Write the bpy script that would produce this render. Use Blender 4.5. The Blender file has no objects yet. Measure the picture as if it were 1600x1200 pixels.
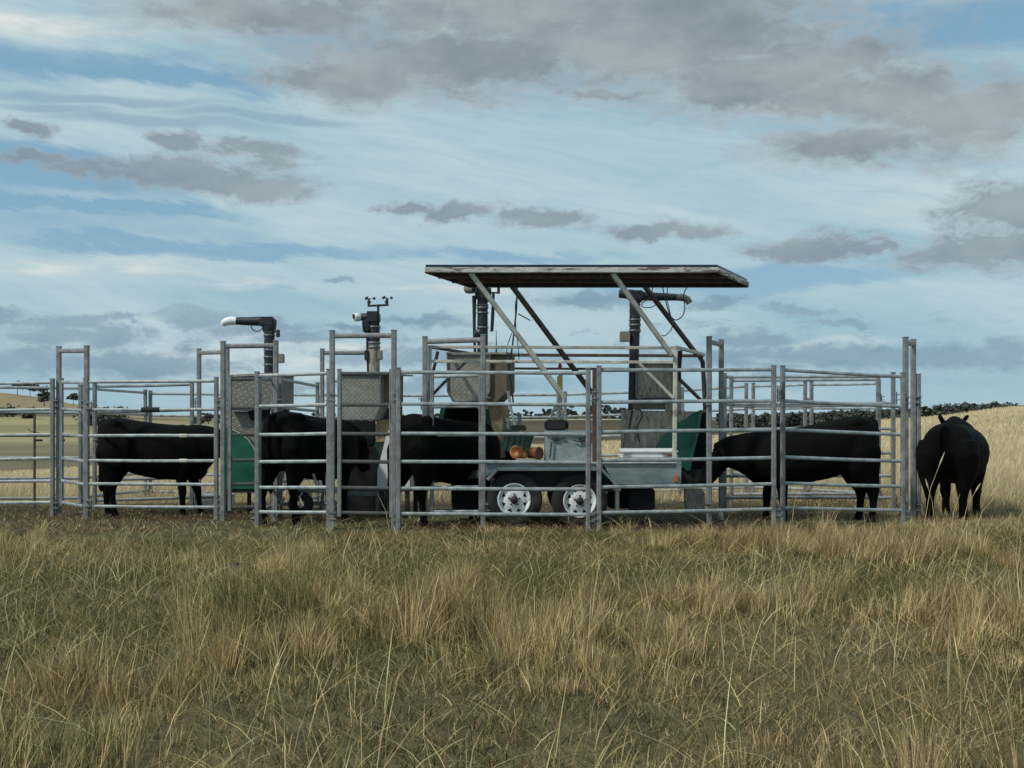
import bpy, bmesh, math, random
import numpy as np
from mathutils import Vector, Matrix

random.seed(7)
RNG = np.random.default_rng(7)
S = bpy.context.scene
COL = S.collection
R = math.radians

# ------------------------------------------------------------------ camera, sky, sun
F, H = 1918.0, 1.28            # focal length in photo pixels, eye height
cam_d = bpy.data.cameras.new("camera")
cam = bpy.data.objects.new("camera", cam_d)
COL.objects.link(cam)
cam.location = (0, 0, H)
cam.rotation_euler = (R(90), 0, 0)
cam_d.sensor_width = 36
cam_d.lens = 36 * F / 1600
cam_d.shift_y = 50 / 1600
cam_d.clip_start = 0.1
cam_d.clip_end = 8000
S.camera = cam
S.view_settings.view_transform = 'Standard'
S.view_settings.look = 'None'
S.view_settings.exposure = 0.0
S.view_settings.gamma = 1.0
S.render.resolution_x, S.render.resolution_y = 1024, 768

SUN_EL, SUN_AZ = 48, 236       # azimuth the light comes from, clockwise from +Y
sun_d = bpy.data.lights.new("sun", 'SUN')
sun_d.energy = 3.0
sun_d.angle = R(4)
sun_d.color = (1.0, 0.95, 0.86)
sun = bpy.data.objects.new("sun", sun_d)
COL.objects.link(sun)
sdir = Vector((math.sin(R(SUN_AZ)) * math.cos(R(SUN_EL)), math.cos(R(SUN_AZ)) * math.cos(R(SUN_EL)), math.sin(R(SUN_EL))))
sun.rotation_euler = sdir.to_track_quat('Z', 'Y').to_euler()


class NT:
    """small helper to write node trees"""
    def __init__(s, tree):
        s.t = tree
        s.n = tree.nodes
        s.n.clear()

    def put(s, sock, v):
        if isinstance(v, bpy.types.NodeSocket):
            s.t.links.new(v, sock)
        else:
            if sock.type == 'RGBA' and hasattr(v, '__len__') and len(v) == 3:
                v = (*v, 1)
            sock.default_value = v

    def math(s, op, a, b=0.0, c=None, clamp=False):
        n = s.n.new('ShaderNodeMath'); n.operation = op; n.use_clamp = clamp
        s.put(n.inputs[0], a); s.put(n.inputs[1], b)
        if c is not None: s.put(n.inputs[2], c)
        return n.outputs[0]

    def vmath(s, op, a, b=(0, 0, 0), out=0):
        n = s.n.new('ShaderNodeVectorMath'); n.operation = op
        s.put(n.inputs[0], a)
        if op not in ('LENGTH', 'NORMALIZE'): s.put(n.inputs[1], b)
        return n.outputs['Value'] if op == 'LENGTH' else n.outputs[out]

    def noise(s, vec, scale=1.0, detail=5, rough=0.55, dist=0.0, color=False):
        n = s.n.new('ShaderNodeTexNoise')
        if vec is not None: s.put(n.inputs['Vector'], vec)
        n.inputs['Scale'].default_value = scale; n.inputs['Detail'].default_value = detail
        n.inputs['Roughness'].default_value = rough; n.inputs['Distortion'].default_value = dist
        return n.outputs['Color' if color else 'Fac']

    def ramp(s, fac, stops, interp='EASE'):
        n = s.n.new('ShaderNodeMapRange'); n.interpolation_type = 'SMOOTHSTEP'
        s.put(n.inputs['Value'], fac)
        n.inputs['From Min'].default_value, n.inputs['From Max'].default_value = stops[0], stops[1]
        n.inputs['To Min'].default_value = stops[2] if len(stops) > 2 else 0
        n.inputs['To Max'].default_value = stops[3] if len(stops) > 3 else 1
        return n.outputs[0]

    def mix(s, fac, a, b, blend='MIX'):
        n = s.n.new('ShaderNodeMix'); n.data_type = 'RGBA'; n.blend_type = blend
        s.put(n.inputs[0], fac); s.put(n.inputs[6], a); s.put(n.inputs[7], b)
        return n.outputs[2]

    def comb(s, x, y, z=0.0):
        n = s.n.new('ShaderNodeCombineXYZ')
        s.put(n.inputs[0], x); s.put(n.inputs[1], y); s.put(n.inputs[2], z)
        return n.outputs[0]


def build_world():
    w = bpy.data.worlds.new("World"); S.world = w; w.use_nodes = True
    N = NT(w.node_tree)
    out = N.n.new('ShaderNodeOutputWorld'); bg = N.n.new('ShaderNodeBackground')
    N.t.links.new(bg.outputs[0], out.inputs[0])
    bg.inputs[1].default_value = 0.1
    sky = N.n.new('ShaderNodeTexSky'); sky.sky_type = 'NISHITA'; sky.sun_disc = False
    sky.sun_elevation = R(SUN_EL); sky.sun_rotation = R(SUN_AZ)
    sky.air_density = 1.0; sky.dust_density = 0.6; sky.ozone_density = 1.0
    tc = N.n.new('ShaderNodeTexCoord')
    sep = N.n.new('ShaderNodeSeparateXYZ'); N.t.links.new(tc.outputs['Generated'], sep.inputs[0])
    az = N.math('ARCTAN2', sep.outputs[0], sep.outputs[1])
    el = N.math('ARCSINE', sep.outputs[2])
    P = N.comb(az, el)                                    # angles on the sky, in radians
    # --- thin high veil, streaked, rising to the left
    shear = N.comb(N.math('MULTIPLY_ADD', el, 0.35, N.math('MULTIPLY', az, 1.0)),
                   N.math('MULTIPLY_ADD', az, 0.16, el))
    v1 = N.noise(N.vmath('MULTIPLY', shear, (3.2, 15.0, 1)), 1.0, 6, 0.55, 0.6)
    v2 = N.noise(N.vmath('MULTIPLY', P, (9.0, 46.0, 1)), 1.0, 5, 0.6, 0.3)
    veil = N.math('ADD', N.math('MULTIPLY', v1, 0.75), N.math('MULTIPLY', v2, 0.25))

    def AE(px, py):
        x, y, z = (px - 800), F, (650 - py)
        return math.atan2(x, y), math.atan2(z, math.hypot(x, y))

    def blobs(lst, coord):
        cur = None
        for (px, py, rx, ry) in lst:
            a, e = AE(px, py)
            d = N.vmath('SUBTRACT', coord, (a, e, 0))
            d = N.vmath('MULTIPLY', d, (F / rx, F / ry, 0))
            l = N.vmath('LENGTH', d)
            cur = l if cur is None else N.math('MINIMUM', cur, l)
        return N.math('SUBTRACT', 1.0, cur)
    # veil shaping: blue holes and milky areas as large soft regions
    warpS = N.vmath('MULTIPLY', N.vmath('SUBTRACT', N.noise(N.vmath('MULTIPLY', P, (5, 12, 1)), 1, 3, 0.5, 0, True), (0.5, 0.5, 0.5)), (0.14, 0.05, 0))
    PS = N.vmath('ADD', P, warpS)
    brk = N.vmath('MULTIPLY', N.vmath('SUBTRACT', N.noise(N.vmath('MULTIPLY', shear, (11, 34, 1)), 1, 6, 0.65, 0.0, True), (0.5, 0.5, 0.5)), (0.16, 0.045, 0))
    PH = N.vmath('ADD', P, brk)
    holes = blobs([(50, 92, 200, 34), (230, 120, 210, 20), (50, 262, 160, 26), (1520, 40, 240, 44), (1250, 25, 170, 24),
                   (520, 60, 130, 40), (330, 385, 300, 12), (1150, 436, 300, 18), (800, 400, 200, 12), (130, 320, 260, 12), (1000, 600, 500, 14)], PH)
    milky = blobs([(560, 215, 420, 75), (980, 260, 420, 90), (1180, 310, 420, 60), (120, 40, 230, 34), (250, 200, 260, 50), (1430, 100, 170, 30),
                   (680, 330, 320, 60), (640, 440, 240, 30), (250, 430, 230, 20), (80, 430, 130, 14), (400, 565, 140, 30),
                   (560, 590, 200, 20), (1030, 385, 260, 40), (950, 510, 260, 30), (1320, 545, 60, 12)], PS)
    vm = N.math('ADD', veil, N.math('MULTIPLY', N.ramp(milky, (-0.35, 0.8)), 0.26))
    vm = N.math('SUBTRACT', vm, N.math('MULTIPLY', N.ramp(holes, (-0.35, 0.7)), 0.34))
    vfac = N.ramp(vm, (0.22, 0.66))
    base = N.mix(0.75, sky.outputs[0], (2.15, 4.2, 5.75))    # deep blue of the gaps
    base = N.mix(N.ramp(el, (0.0, 0.17, 0.55, 0.0)), base, (3.4, 5.2, 6.3))
    fib = N.noise(N.vmath('MULTIPLY', N.vmath('ADD', shear, N.vmath('MULTIPLY', warpS, (0.6, 0.6, 0))), (16.0, 120.0, 1)), 1.0, 6, 0.62, 0.5)
    vfac = N.math('MULTIPLY', vfac, N.ramp(fib, (0.25, 0.7, 0.72, 1.0)))
    colr = N.mix(N.math('MULTIPLY', vfac, 0.95), base, N.mix(N.ramp(v1, (0.35, 0.7)), (4.1, 5.75, 6.4), (5.4, 6.7, 7.0)))
    bright = N.math('MULTIPLY', N.ramp(blobs([(250, 428, 120, 15), (60, 425, 80, 10), (400, 545, 110, 26), (430, 585, 120, 20), (1318, 543, 34, 9),
                                              (560, 560, 120, 20), (700, 460, 120, 12), (380, 455, 120, 10), (120, 35, 170, 18), (1190, 160, 60, 10)], PS), (-0.5, 0.8)),
                    N.ramp(v2, (0.35, 0.75)))
    colr = N.mix(N.math('MULTIPLY', bright, 0.9), colr, (8.0, 8.1, 7.7))
    # --- cumulus, grey undersides; edges broken by two octaves of warp
    wc = N.vmath('SUBTRACT', N.noise(N.vmath('MULTIPLY', P, (14, 24, 1)), 1, 5, 0.6, 0.0, True), (0.5, 0.5, 0.5))
    wd = N.vmath('SUBTRACT', N.noise(N.vmath('MULTIPLY', P, (52, 80, 1)), 1, 5, 0.65, 0.3, True), (0.5, 0.5, 0.5))
    PC = N.vmath('ADD', P, N.vmath('MULTIPLY', wc, (0.058, 0.030, 0)))
    PC = N.vmath('ADD', PC, N.vmath('MULTIPLY', wd, (0.030, 0.016, 0)))
    fine = N.noise(N.vmath('MULTIPLY', P, (34, 74, 1)), 1, 8, 0.66, 0.6)
    big = blobs([(720, 95, 330, 62), (1010, 60, 390, 95), (560, 128, 170, 42), (1190, 120, 270, 62), (880, 10, 620, 70), (420, 20, 260, 46),
                 (1510, 190, 130, 66), (1560, 160, 120, 40), (1330, 225, 160, 32), (1290, 150, 170, 40), (940, 150, 90, 12), (1270, 95, 170, 40), (1400, 150, 150, 46)], PC)
    mid = blobs([(255, 268, 140, 24), (400, 288, 110, 28), (330, 282, 150, 26), (278, 226, 48, 28), (400, 241, 90, 20), (45, 200, 46, 15), (60, 244, 70, 10), (120, 262, 70, 12),
                 (640, 322, 60, 11), (720, 332, 70, 15), (845, 346, 80, 16), (1036, 358, 120, 17), (1275, 386, 130, 24), (1370, 388, 60, 11),
                 (1530, 396, 140, 32), (1570, 325, 100, 42)], PC)
    low = blobs([(525, 435, 34, 6), (305, 497, 92, 22), (410, 510, 130, 20), (110, 500, 80, 14), (190, 500, 30, 11), (15, 492, 44, 12), (120, 525, 140, 20),
                 (660, 503, 84, 13), (560, 515, 60, 10), (930, 466, 120, 18), (1120, 472, 60, 12), (1255, 491, 80, 10), (1312, 508, 60, 8),
                 (60, 560, 160, 26), (240, 570, 190, 26), (700, 560, 260, 18), (1180, 535, 90, 20), (1430, 560, 260, 28), (1290, 560, 180, 22),
                 (1120, 560, 200, 18), (620, 600, 300, 14), (470, 530, 80, 12), (1580, 545, 60, 16)], PC)
    streak = blobs([(160, 148, 230, 9), (420, 178, 170, 9), (80, 160, 120, 9), (250, 185, 200, 10)], PS)
    f2 = N.math('MULTIPLY', N.math('SUBTRACT', fine, 0.5), 1.3)
    mb = N.ramp(N.math('ADD', big, N.math('MULTIPLY', f2, 1.15)), (-0.36, 0.60))
    mm = N.ramp(N.math('ADD', mid, N.math('MULTIPLY', f2, 1.3)), (-0.16, 0.52))
    lowbelt = N.noise(N.vmath('MULTIPLY', PC, (17, 62, 1)), 1, 6, 0.6, 0.2)
    belt = N.math('MULTIPLY', N.ramp(el, (0.012, 0.035)), N.ramp(el, (0.105, 0.070)))
    lowb = N.math('SUBTRACT', N.math('MULTIPLY', N.math('MULTIPLY', lowbelt, belt), 3.2), 1.75)
    ml = N.ramp(N.math('ADD', N.math('MAXIMUM', low, lowb), N.math('MULTIPLY', f2, 1.3)), (-0.12, 0.66))
    ms = N.ramp(N.math('ADD', streak, N.math('MULTIPLY', f2, 0.5)), (-0.3, 0.6))
    tone = N.noise(N.vmath('MULTIPLY', P, (9, 20, 1)), 1, 5, 0.6)
    cbig = N.mix(N.ramp(tone, (0.3, 0.72)), (2.3, 2.8, 3.15), (3.75, 4.3, 4.6))
    cmid = N.mix(N.ramp(tone, (0.3, 0.7)), (2.1, 2.75, 3.25), (3.2, 3.8, 4.2))
    clow = N.mix(N.ramp(tone, (0.3, 0.7)), (1.85, 3.0, 4.0), (2.8, 4.0, 4.9))
    rim = N.math('MULTIPLY', N.math('MULTIPLY', mb, N.math('SUBTRACT', 1.0, mb)), 1.6)
    rimm = N.math('MULTIPLY', N.math('MULTIPLY', mm, N.math('SUBTRACT', 1.0, mm)), 1.2)
    cbig = N.mix(rim, cbig, (4.9, 5.6, 5.9)); cmid = N.mix(rimm, cmid, (4.6, 5.5, 5.9))
    colr = N.mix(N.math('MULTIPLY', ms, 0.62), colr, (2.4, 3.7, 5.0))
    colr = N.mix(N.math('MULTIPLY', ml, 0.82), colr, clow)
    colr = N.mix(N.math('MULTIPLY', mm, 0.86), colr, cmid)
    colr = N.mix(N.math('MULTIPLY', mb, 0.95), colr, cbig)
    N.t.links.new(colr, bg.inputs[0])


build_world()

# ------------------------------------------------------------------ materials
MATS = {}


def pmat(name, col, rough=0.7, metal=0.0, var=0.25, scale=8.0, col2=None, amt2=0.0, scale2=3.0, bump=0.0, bscale=60.0, spec=0.5, stretch=(1, 1, 1), attr=None):
    if name in MATS: return MATS[name]
    m = bpy.data.materials.new(name); m.use_nodes = True
    N = NT(m.node_tree)
    out = N.n.new('ShaderNodeOutputMaterial'); b = N.n.new('ShaderNodeBsdfPrincipled')
    N.t.links.new(b.outputs[0], out.inputs[0])
    geo = N.n.new('ShaderNodeTexCoord').outputs['Object']
    vec = N.vmath('MULTIPLY', geo, stretch)
    n1 = N.noise(vec, scale, 6, 0.6)
    src = col
    if attr:
        a = N.n.new('ShaderNodeVertexColor'); a.layer_name = attr; src = a.outputs[0]
        k = N.ramp(n1, (0.25, 0.75, 1 - var, 1 + var))
        c = N.mix(1.0, src, N.comb(k, k, k), 'MULTIPLY')
    else:
        lo = tuple(max(0, x * (1 - var)) for x in col); hi = tuple(min(1, x * (1 + var)) for x in col)
        c = N.mix(N.ramp(n1, (0.25, 0.75)), lo, hi)
    if col2 is not None:
        n2 = N.noise(vec, scale2, 7, 0.65, 0.4)
        th = 0.72 - amt2 * 0.45
        c = N.mix(N.ramp(n2, (th, th + 0.12)), c, col2)
    N.put(b.inputs['Base Color'], c)
    b.inputs['Metallic'].default_value = metal
    N.put(b.inputs['Roughness'], N.ramp(n1, (0.2, 0.8, max(0.05, rough - 0.1), min(1, rough + 0.1))))
    b.inputs['Specular IOR Level'].default_value = spec
    if bump:
        bn = N.n.new('ShaderNodeBump'); bn.inputs['Strength'].default_value = bump; bn.inputs['Distance'].default_value = 0.02
        N.t.links.new(N.noise(vec, bscale, 4, 0.6), bn.inputs['Height'])
        N.t.links.new(bn.outputs[0], b.inputs['Normal'])
    MATS[name] = m
    return m


def plate_mat(name, col, rot=45.0, cell=0.045, amt=0.5, dirt=0.5):
    """diamond tread plate: lozenges alternating in two directions, weathered aluminium"""
    m = bpy.data.materials.new(name); m.use_nodes = True
    N = NT(m.node_tree)
    out = N.n.new('ShaderNodeOutputMaterial'); b = N.n.new('ShaderNodeBsdfPrincipled')
    N.t.links.new(b.outputs[0], out.inputs[0])
    g = N.n.new('ShaderNodeTexCoord').outputs['Object']
    sp = N.n.new('ShaderNodeSeparateXYZ'); N.t.links.new(g, sp.inputs[0])
    x, z = N.math('ADD', sp.outputs[0], N.math('MULTIPLY', sp.outputs[1], 0.9)), sp.outputs[2]
    ca, sa = math.cos(R(rot)) / cell, math.sin(R(rot)) / cell
    u = N.math('ADD', N.math('MULTIPLY', x, ca), N.math('MULTIPLY', z, sa))
    v = N.math('ADD', N.math('MULTIPLY', x, -sa), N.math('MULTIPLY', z, ca))
    par = N.math('FLOORED_MODULO', N.math('ADD', N.math('FLOOR', u), N.math('FLOOR', v)), 2.0)
    fu = N.math('ABSOLUTE', N.math('SUBTRACT', N.math('FRACT', u), 0.5)); fv = N.math('ABSOLUTE', N.math('SUBTRACT', N.math('FRACT', v), 0.5))
    d0 = N.math('ADD', N.math('DIVIDE', fu, 0.5), N.math('DIVIDE', fv, 0.20)); d1 = N.math('ADD', N.math('DIVIDE', fu, 0.20), N.math('DIVIDE', fv, 0.5))
    d = N.math('ADD', N.math('MULTIPLY', d0, N.math('SUBTRACT', 1.0, par)), N.math('MULTIPLY', d1, par))
    ridge = N.ramp(d, (1.1, 0.7))
    n1 = N.noise(g, 6.0, 7, 0.68)
    n2 = N.noise(N.vmath('MULTIPLY', g, (16, 16, 2.2)), 1.0, 6, 0.65)
    n3 = N.noise(g, 38.0, 4, 0.7)
    c = N.mix(N.ramp(n1, (0.3, 0.7)), tuple(k * 0.62 for k in col), tuple(k * 1.15 for k in col))
    c = N.mix(N.math('MULTIPLY', N.ramp(n3, (0.35, 0.7)), 0.4), c, tuple(k * 0.5 for k in col))
    c = N.mix(N.math('MULTIPLY', ridge, amt), c, tuple(min(1, k * 1.75) for k in col))
    c = N.mix(N.ramp(n2, (0.55, 0.75, 0, dirt)), c, (0.075, 0.06, 0.045))
    N.put(b.inputs['Base Color'], c)
    b.inputs['Metallic'].default_value = 0.1; b.inputs['Roughness'].default_value = 0.6
    bn = N.n.new('ShaderNodeBump'); bn.inputs['Strength'].default_value = 0.5; bn.inputs['Distance'].default_value = 0.006
    N.t.links.new(ridge, bn.inputs['Height']); N.t.links.new(bn.outputs[0], b.inputs['Normal'])
    MATS[name] = m
    return m


GALV = pmat("galvanised", (0.31, 0.34, 0.342), 0.52, 0.28, 0.34, 9, (0.21, 0.20, 0.19), 0.22, 2.5, 0.15, 90)
GALVP = pmat("galvanised_post", (0.215, 0.218, 0.218), 0.6, 0.2, 0.3, 12, (0.125, 0.115, 0.11), 0.35, 2.2, 0.15, 90)
GALVD = pmat("galvanised_dark", (0.075, 0.075, 0.075), 0.75, 0.2, 0.35, 12, (0.06, 0.045, 0.03), 0.4, 3)  # darkest galvanised tone with brown blotches, for some gate leaves and low steelwork
SHEET = pmat("galvanised_sheet", (0.23, 0.28, 0.29), 0.45, 0.35, 0.22, 5, (0.14, 0.15, 0.15), 0.3, 3, stretch=(1, 1, 3))
CREAM = pmat("cream_steel", (0.47, 0.45, 0.38), 0.6, 0.0, 0.3, 9, (0.20, 0.11, 0.06), 0.3, 4)
RUSTY = pmat("rusty_steel", (0.075, 0.05, 0.042), 0.8, 0.1, 0.4, 12, (0.16, 0.08, 0.045), 0.35, 6)
DARKST = pmat("dark_steel", (0.035, 0.033, 0.033), 0.6, 0.3, 0.4, 12, (0.09, 0.05, 0.035), 0.35, 6)
FASCIA = pmat("flaking_fascia", (0.42, 0.41, 0.37), 0.6, 0.0, 0.25, 7, (0.12, 0.075, 0.05), 0.55, 2.0, stretch=(1.5, 1, 8))
ROOFU = pmat("roof_underside", (0.055, 0.05, 0.04), 0.75, 0, 0.35, 4, (0.12, 0.11, 0.085), 0.25, 3, stretch=(1, 5, 1))
SOLAR = pmat("solar_cell", (0.012, 0.02, 0.04), 0.15, 0, 0.3, 3)
BLACKP = pmat("black_pipe", (0.014, 0.015, 0.019), 0.45, 0, 0.4, 10, (0.05, 0.05, 0.05), 0.2, 5)
BLACKR = pmat("black_rubber", (0.013, 0.013, 0.014), 0.85, 0, 0.5, 12, (0.06, 0.05, 0.04), 0.3, 5, 0.3, 120)
TYRE = pmat("tyre_rubber", (0.020, 0.018, 0.018), 0.9, 0, 0.4, 14, (0.06, 0.05, 0.04), 0.35, 6, 0.3, 140)
WHITEP = pmat("white_plastic", (0.72, 0.74, 0.74), 0.5, 0, 0.08, 6, (0.45, 0.42, 0.36), 0.15, 7)
RIM = pmat("white_rim", (0.74, 0.77, 0.76), 0.42, 0, 0.08, 8, (0.36, 0.31, 0.25), 0.36, 7)
HOOD = pmat("green_hood", (0.006, 0.105, 0.064), 0.45, 0, 0.25, 5, (0.02, 0.05, 0.035), 0.25, 6)
HOODD = pmat("dark_green", (0.012, 0.045, 0.032), 0.5, 0, 0.35, 8, (0.03, 0.04, 0.035), 0.2, 6)
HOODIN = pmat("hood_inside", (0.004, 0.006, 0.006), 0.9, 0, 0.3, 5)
PLATE = plate_mat("tread_plate", (0.235, 0.225, 0.195), 32, 0.062, 0.5)
PLATE2 = plate_mat("tread_plate_fine", (0.29, 0.28, 0.245), 45, 0.042, 0.4, 0.7)
PLATED = pmat("dull_plate", (0.30, 0.275, 0.225), 0.7, 0.0, 0.42, 7, (0.13, 0.11, 0.085), 0.42, 5, 0.3, 60, stretch=(3, 3, 1))
TANP = plate_mat("tan_plate", (0.30, 0.225, 0.13), 45, 0.05, 0.4)
BROWNP = pmat("brown_side", (0.135, 0.105, 0.08), 0.7, 0, 0.3, 10, (0.07, 0.05, 0.035), 0.3, 5)
TOOL = plate_mat("toolbox_plate", (0.30, 0.36, 0.375), 45, 0.03, 0.25, 0.25)
TERRA = pmat("orange_plastic", (0.42, 0.16, 0.045), 0.55, 0, 0.3, 14, (0.2, 0.07, 0.03), 0.35, 12)
BROWN = pmat("brown_plastic", (0.15, 0.06, 0.03), 0.6, 0, 0.3, 14)
YELLOW = pmat("yellow_sleeve", (0.55, 0.42, 0.08), 0.5, 0, 0.15, 12)
BAND = pmat("clamp_steel", (0.16, 0.165, 0.17), 0.5, 0.3, 0.3, 20)
BEIGE = pmat("beige_box", (0.20, 0.185, 0.155), 0.6, 0, 0.15, 12)
ORANGE = pmat("light_lens_orange", (0.55, 0.16, 0.06), 0.3, 0, 0.15, 12)
HIDE = pmat("black_hide", (0.0026, 0.0023, 0.0021), 0.75, 0, 0.6, 5, (0.008, 0.006, 0.0045), 0.3, 2.6, 0.5, 150, spec=0.09, stretch=(0.5, 1, 1))
WOOD = pmat("weathered_wood", (0.22, 0.18, 0.13), 0.85, 0, 0.35, 20, stretch=(1, 1, 8))
BARK = pmat("bark", (0.11, 0.09, 0.075), 0.9, 0, 0.3, 5)
LEAF = pmat("dark_foliage", (0.045, 0.055, 0.038), 0.8, 0, 0.45, 0.6, spec=0.2)
LEAF2 = pmat("grey_foliage", (0.066, 0.074, 0.060), 0.8, 0, 0.45, 0.4, spec=0.2)

# ------------------------------------------------------------------ mesh helpers


def W(px, py, Y):
    """the point of the place at distance Y seen at photo pixel (px, py)"""
    return Vector(((px - 800) * Y / F, Y, H + (650 - py) * Y / F))


class MB:
    def __init__(s):
        s.v, s.f, s.mi, s.sm = [], [], [], []

    def add(s, vs, fs, mi=0, smooth=False):
        o = len(s.v)
        s.v += [Vector(p) for p in vs]
        for f in fs:
            s.f.append([o + i for i in f]); s.mi.append(mi); s.sm.append(smooth)

    def box(s, c, size, rot=None, mi=0, ch=0.0):
        hx, hy, hz = (k / 2 for k in size)
        if ch > 0:                                         # chamfered box: 24 vertices
            bm = bmesh.new(); bmesh.ops.create_cube(bm, size=1)
            for v in bm.verts: v.co = Vector((v.co.x * size[0], v.co.y * size[1], v.co.z * size[2]))
            bmesh.ops.bevel(bm, geom=bm.edges[:], offset=ch, segments=2, affect='EDGES')
            bm.verts.index_update()
            P = [v.co.copy() for v in bm.verts]; Fc = [[v.index for v in f.verts] for f in bm.faces]; bm.free()
        else:
            P = [Vector((x, y, z)) for x in (-hx, hx) for y in (-hy, hy) for z in (-hz, hz)]
            Fc = [(0, 1, 3, 2), (4, 6, 7, 5), (0, 4, 5, 1), (2, 3, 7, 6), (0, 2, 6, 4), (1, 5, 7, 3)]
        if rot is not None: P = [rot @ p for p in P]
        s.add([p + Vector(c) for p in P], Fc, mi)

    def bar(s, a, b, w, h, up=(0, 0, 1), n=4, mi=0, power=None, smooth=None):
        """bar from a to b; n=4 a box section w (across) x h (along up); n>4 an oval section"""
        a, b = Vector(a), Vector(b); d = (b - a).normalized(); up = Vector(up)
        if abs(d.dot(up)) > 0.98: up = Vector((0, 1, 0))
        sx = d.cross(up).normalized(); sy = sx.cross(d).normalized()
        if n == 4:
            c = 0.16 * min(w, h)
            pts = [(-w / 2 + c, -h / 2), (w / 2 - c, -h / 2), (w / 2, -h / 2 + c), (w / 2, h / 2 - c), (w / 2 - c, h / 2), (-w / 2 + c, h / 2), (-w / 2, h / 2 - c), (-w / 2, -h / 2 + c)]
        else:
            pts = []
            for i in range(n):
                t = 2 * math.pi * i / n; ct, st = math.cos(t), math.sin(t); e = power or 0.75
                pts.append((w / 2 * math.copysign(abs(ct) ** e, ct), h / 2 * math.copysign(abs(st) ** e, st)))
        m = len(pts)
        vs = [p + sx * x + sy * y for p in (a, b) for x, y in pts]
        fs = [(i, (i + 1) % m, m + (i + 1) % m, m + i) for i in range(m)]
        s.add(vs, fs, mi, (n != 4) if smooth is None else smooth)
        s.add(vs[:m], [tuple(range(m))[::-1]], mi); s.add(vs[m:], [tuple(range(m))], mi)

    def tube(s, pts, rad, n=8, mi=0, caps=True, flat=None):
        """tube along points, radius per point; flat=(wx, wz) scales the section"""
        pts = [Vector(p) for p in pts]
        rad = rad if hasattr(rad, '__len__') else [rad] * len(pts)
        rings, ref = [], None
        for i, p in enumerate(pts):
            d = (pts[min(i + 1, len(pts) - 1)] - pts[max(i - 1, 0)]).normalized()
            if ref is None: ref = Vector((0, 1, 0)) if abs(d.y) < 0.9 else Vector((1, 0, 0))
            sx = d.cross(ref).normalized(); sy = sx.cross(d).normalized(); ref = sy
            r = rad[i]; rx, ry = r if hasattr(r, '__len__') else (r, r)
            rings.append([p + sx * math.cos(2 * math.pi * k / n) * rx + sy * math.sin(2 * math.pi * k / n) * ry for k in range(n)])
        vs = [q for rg in rings for q in rg]; fs = []
        for j in range(len(rings) - 1):
            for k in range(n):
                fs.append((j * n + k, j * n + (k + 1) % n, (j + 1) * n + (k + 1) % n, (j + 1) * n + k))
        s.add(vs, fs, mi, True)
        if caps:
            s.add(rings[0], [tuple(range(n))[::-1]], mi); s.add(rings[-1], [tuple(range(n))], mi)

    def prism(s, pts, d, mi=0):
        """closed outline extruded along vector d"""
        pts = [Vector(p) for p in pts]; d = Vector(d); n = len(pts)
        vs = pts + [p + d for p in pts]
        fs = [tuple(range(n)), tuple(range(n, 2 * n))[::-1]] + [(i, n + i, n + (i + 1) % n, (i + 1) % n) for i in range(n)]
        s.add(vs, fs, mi)

    def lathe(s, c, axis, prof, n=32, mi=0):
        c = Vector(c); ax = Vector(axis).normalized()
        t = Vector((0, 0, 1)) if abs(ax.z) < 0.9 else Vector((1, 0, 0))
        u = ax.cross(t).normalized(); w = ax.cross(u)
        vs, fs = [], []
        for (r, h) in prof:
            for k in range(n):
                a = 2 * math.pi * k / n
                vs.append(c + ax * h + (u * math.cos(a) + w * math.sin(a)) * r)
        for j in range(len(prof) - 1):
            for k in range(n):
                fs.append((j * n + k, j * n + (k + 1) % n, (j + 1) * n + (k + 1) % n, (j + 1) * n + k))
        s.add(vs, fs, mi, True)

    def build(s, name, mats, parent=None, origin=None):
        if not isinstance(mats, (list, tuple)): mats = [mats]
        if parent is not None:
            o0, q = Vector((0, 0, 0)), parent
            while q is not None: o0 += q.location; q = q.parent
        else:
            o0 = Vector(origin) if origin is not None else Vector((0, 0, 0))
        me = bpy.data.meshes.new(name)
        me.from_pydata([tuple(p - o0) for p in s.v], [], s.f)
        for m in mats: me.materials.append(m)
        me.polygons.foreach_set('material_index', s.mi); me.polygons.foreach_set('use_smooth', s.sm)
        bm = bmesh.new(); bm.from_mesh(me); bmesh.ops.recalc_face_normals(bm, faces=bm.faces[:]); bm.to_mesh(me); bm.free()
        me.update()
        o = bpy.data.objects.new(name, me); COL.objects.link(o)
        if parent is not None: o.parent = parent
        else: o.location = o0
        return o


def thing(name, label, cat, loc, group=None):
    o = bpy.data.objects.new(name, None); COL.objects.link(o)
    o.empty_display_size = 0.2
    o.location = loc; o['label'] = label; o['category'] = cat
    if group: o['group'] = group
    return o


def tag(o, label, cat, group=None):
    o['label'] = label; o['category'] = cat
    if group: o['group'] = group
    return o


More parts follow.
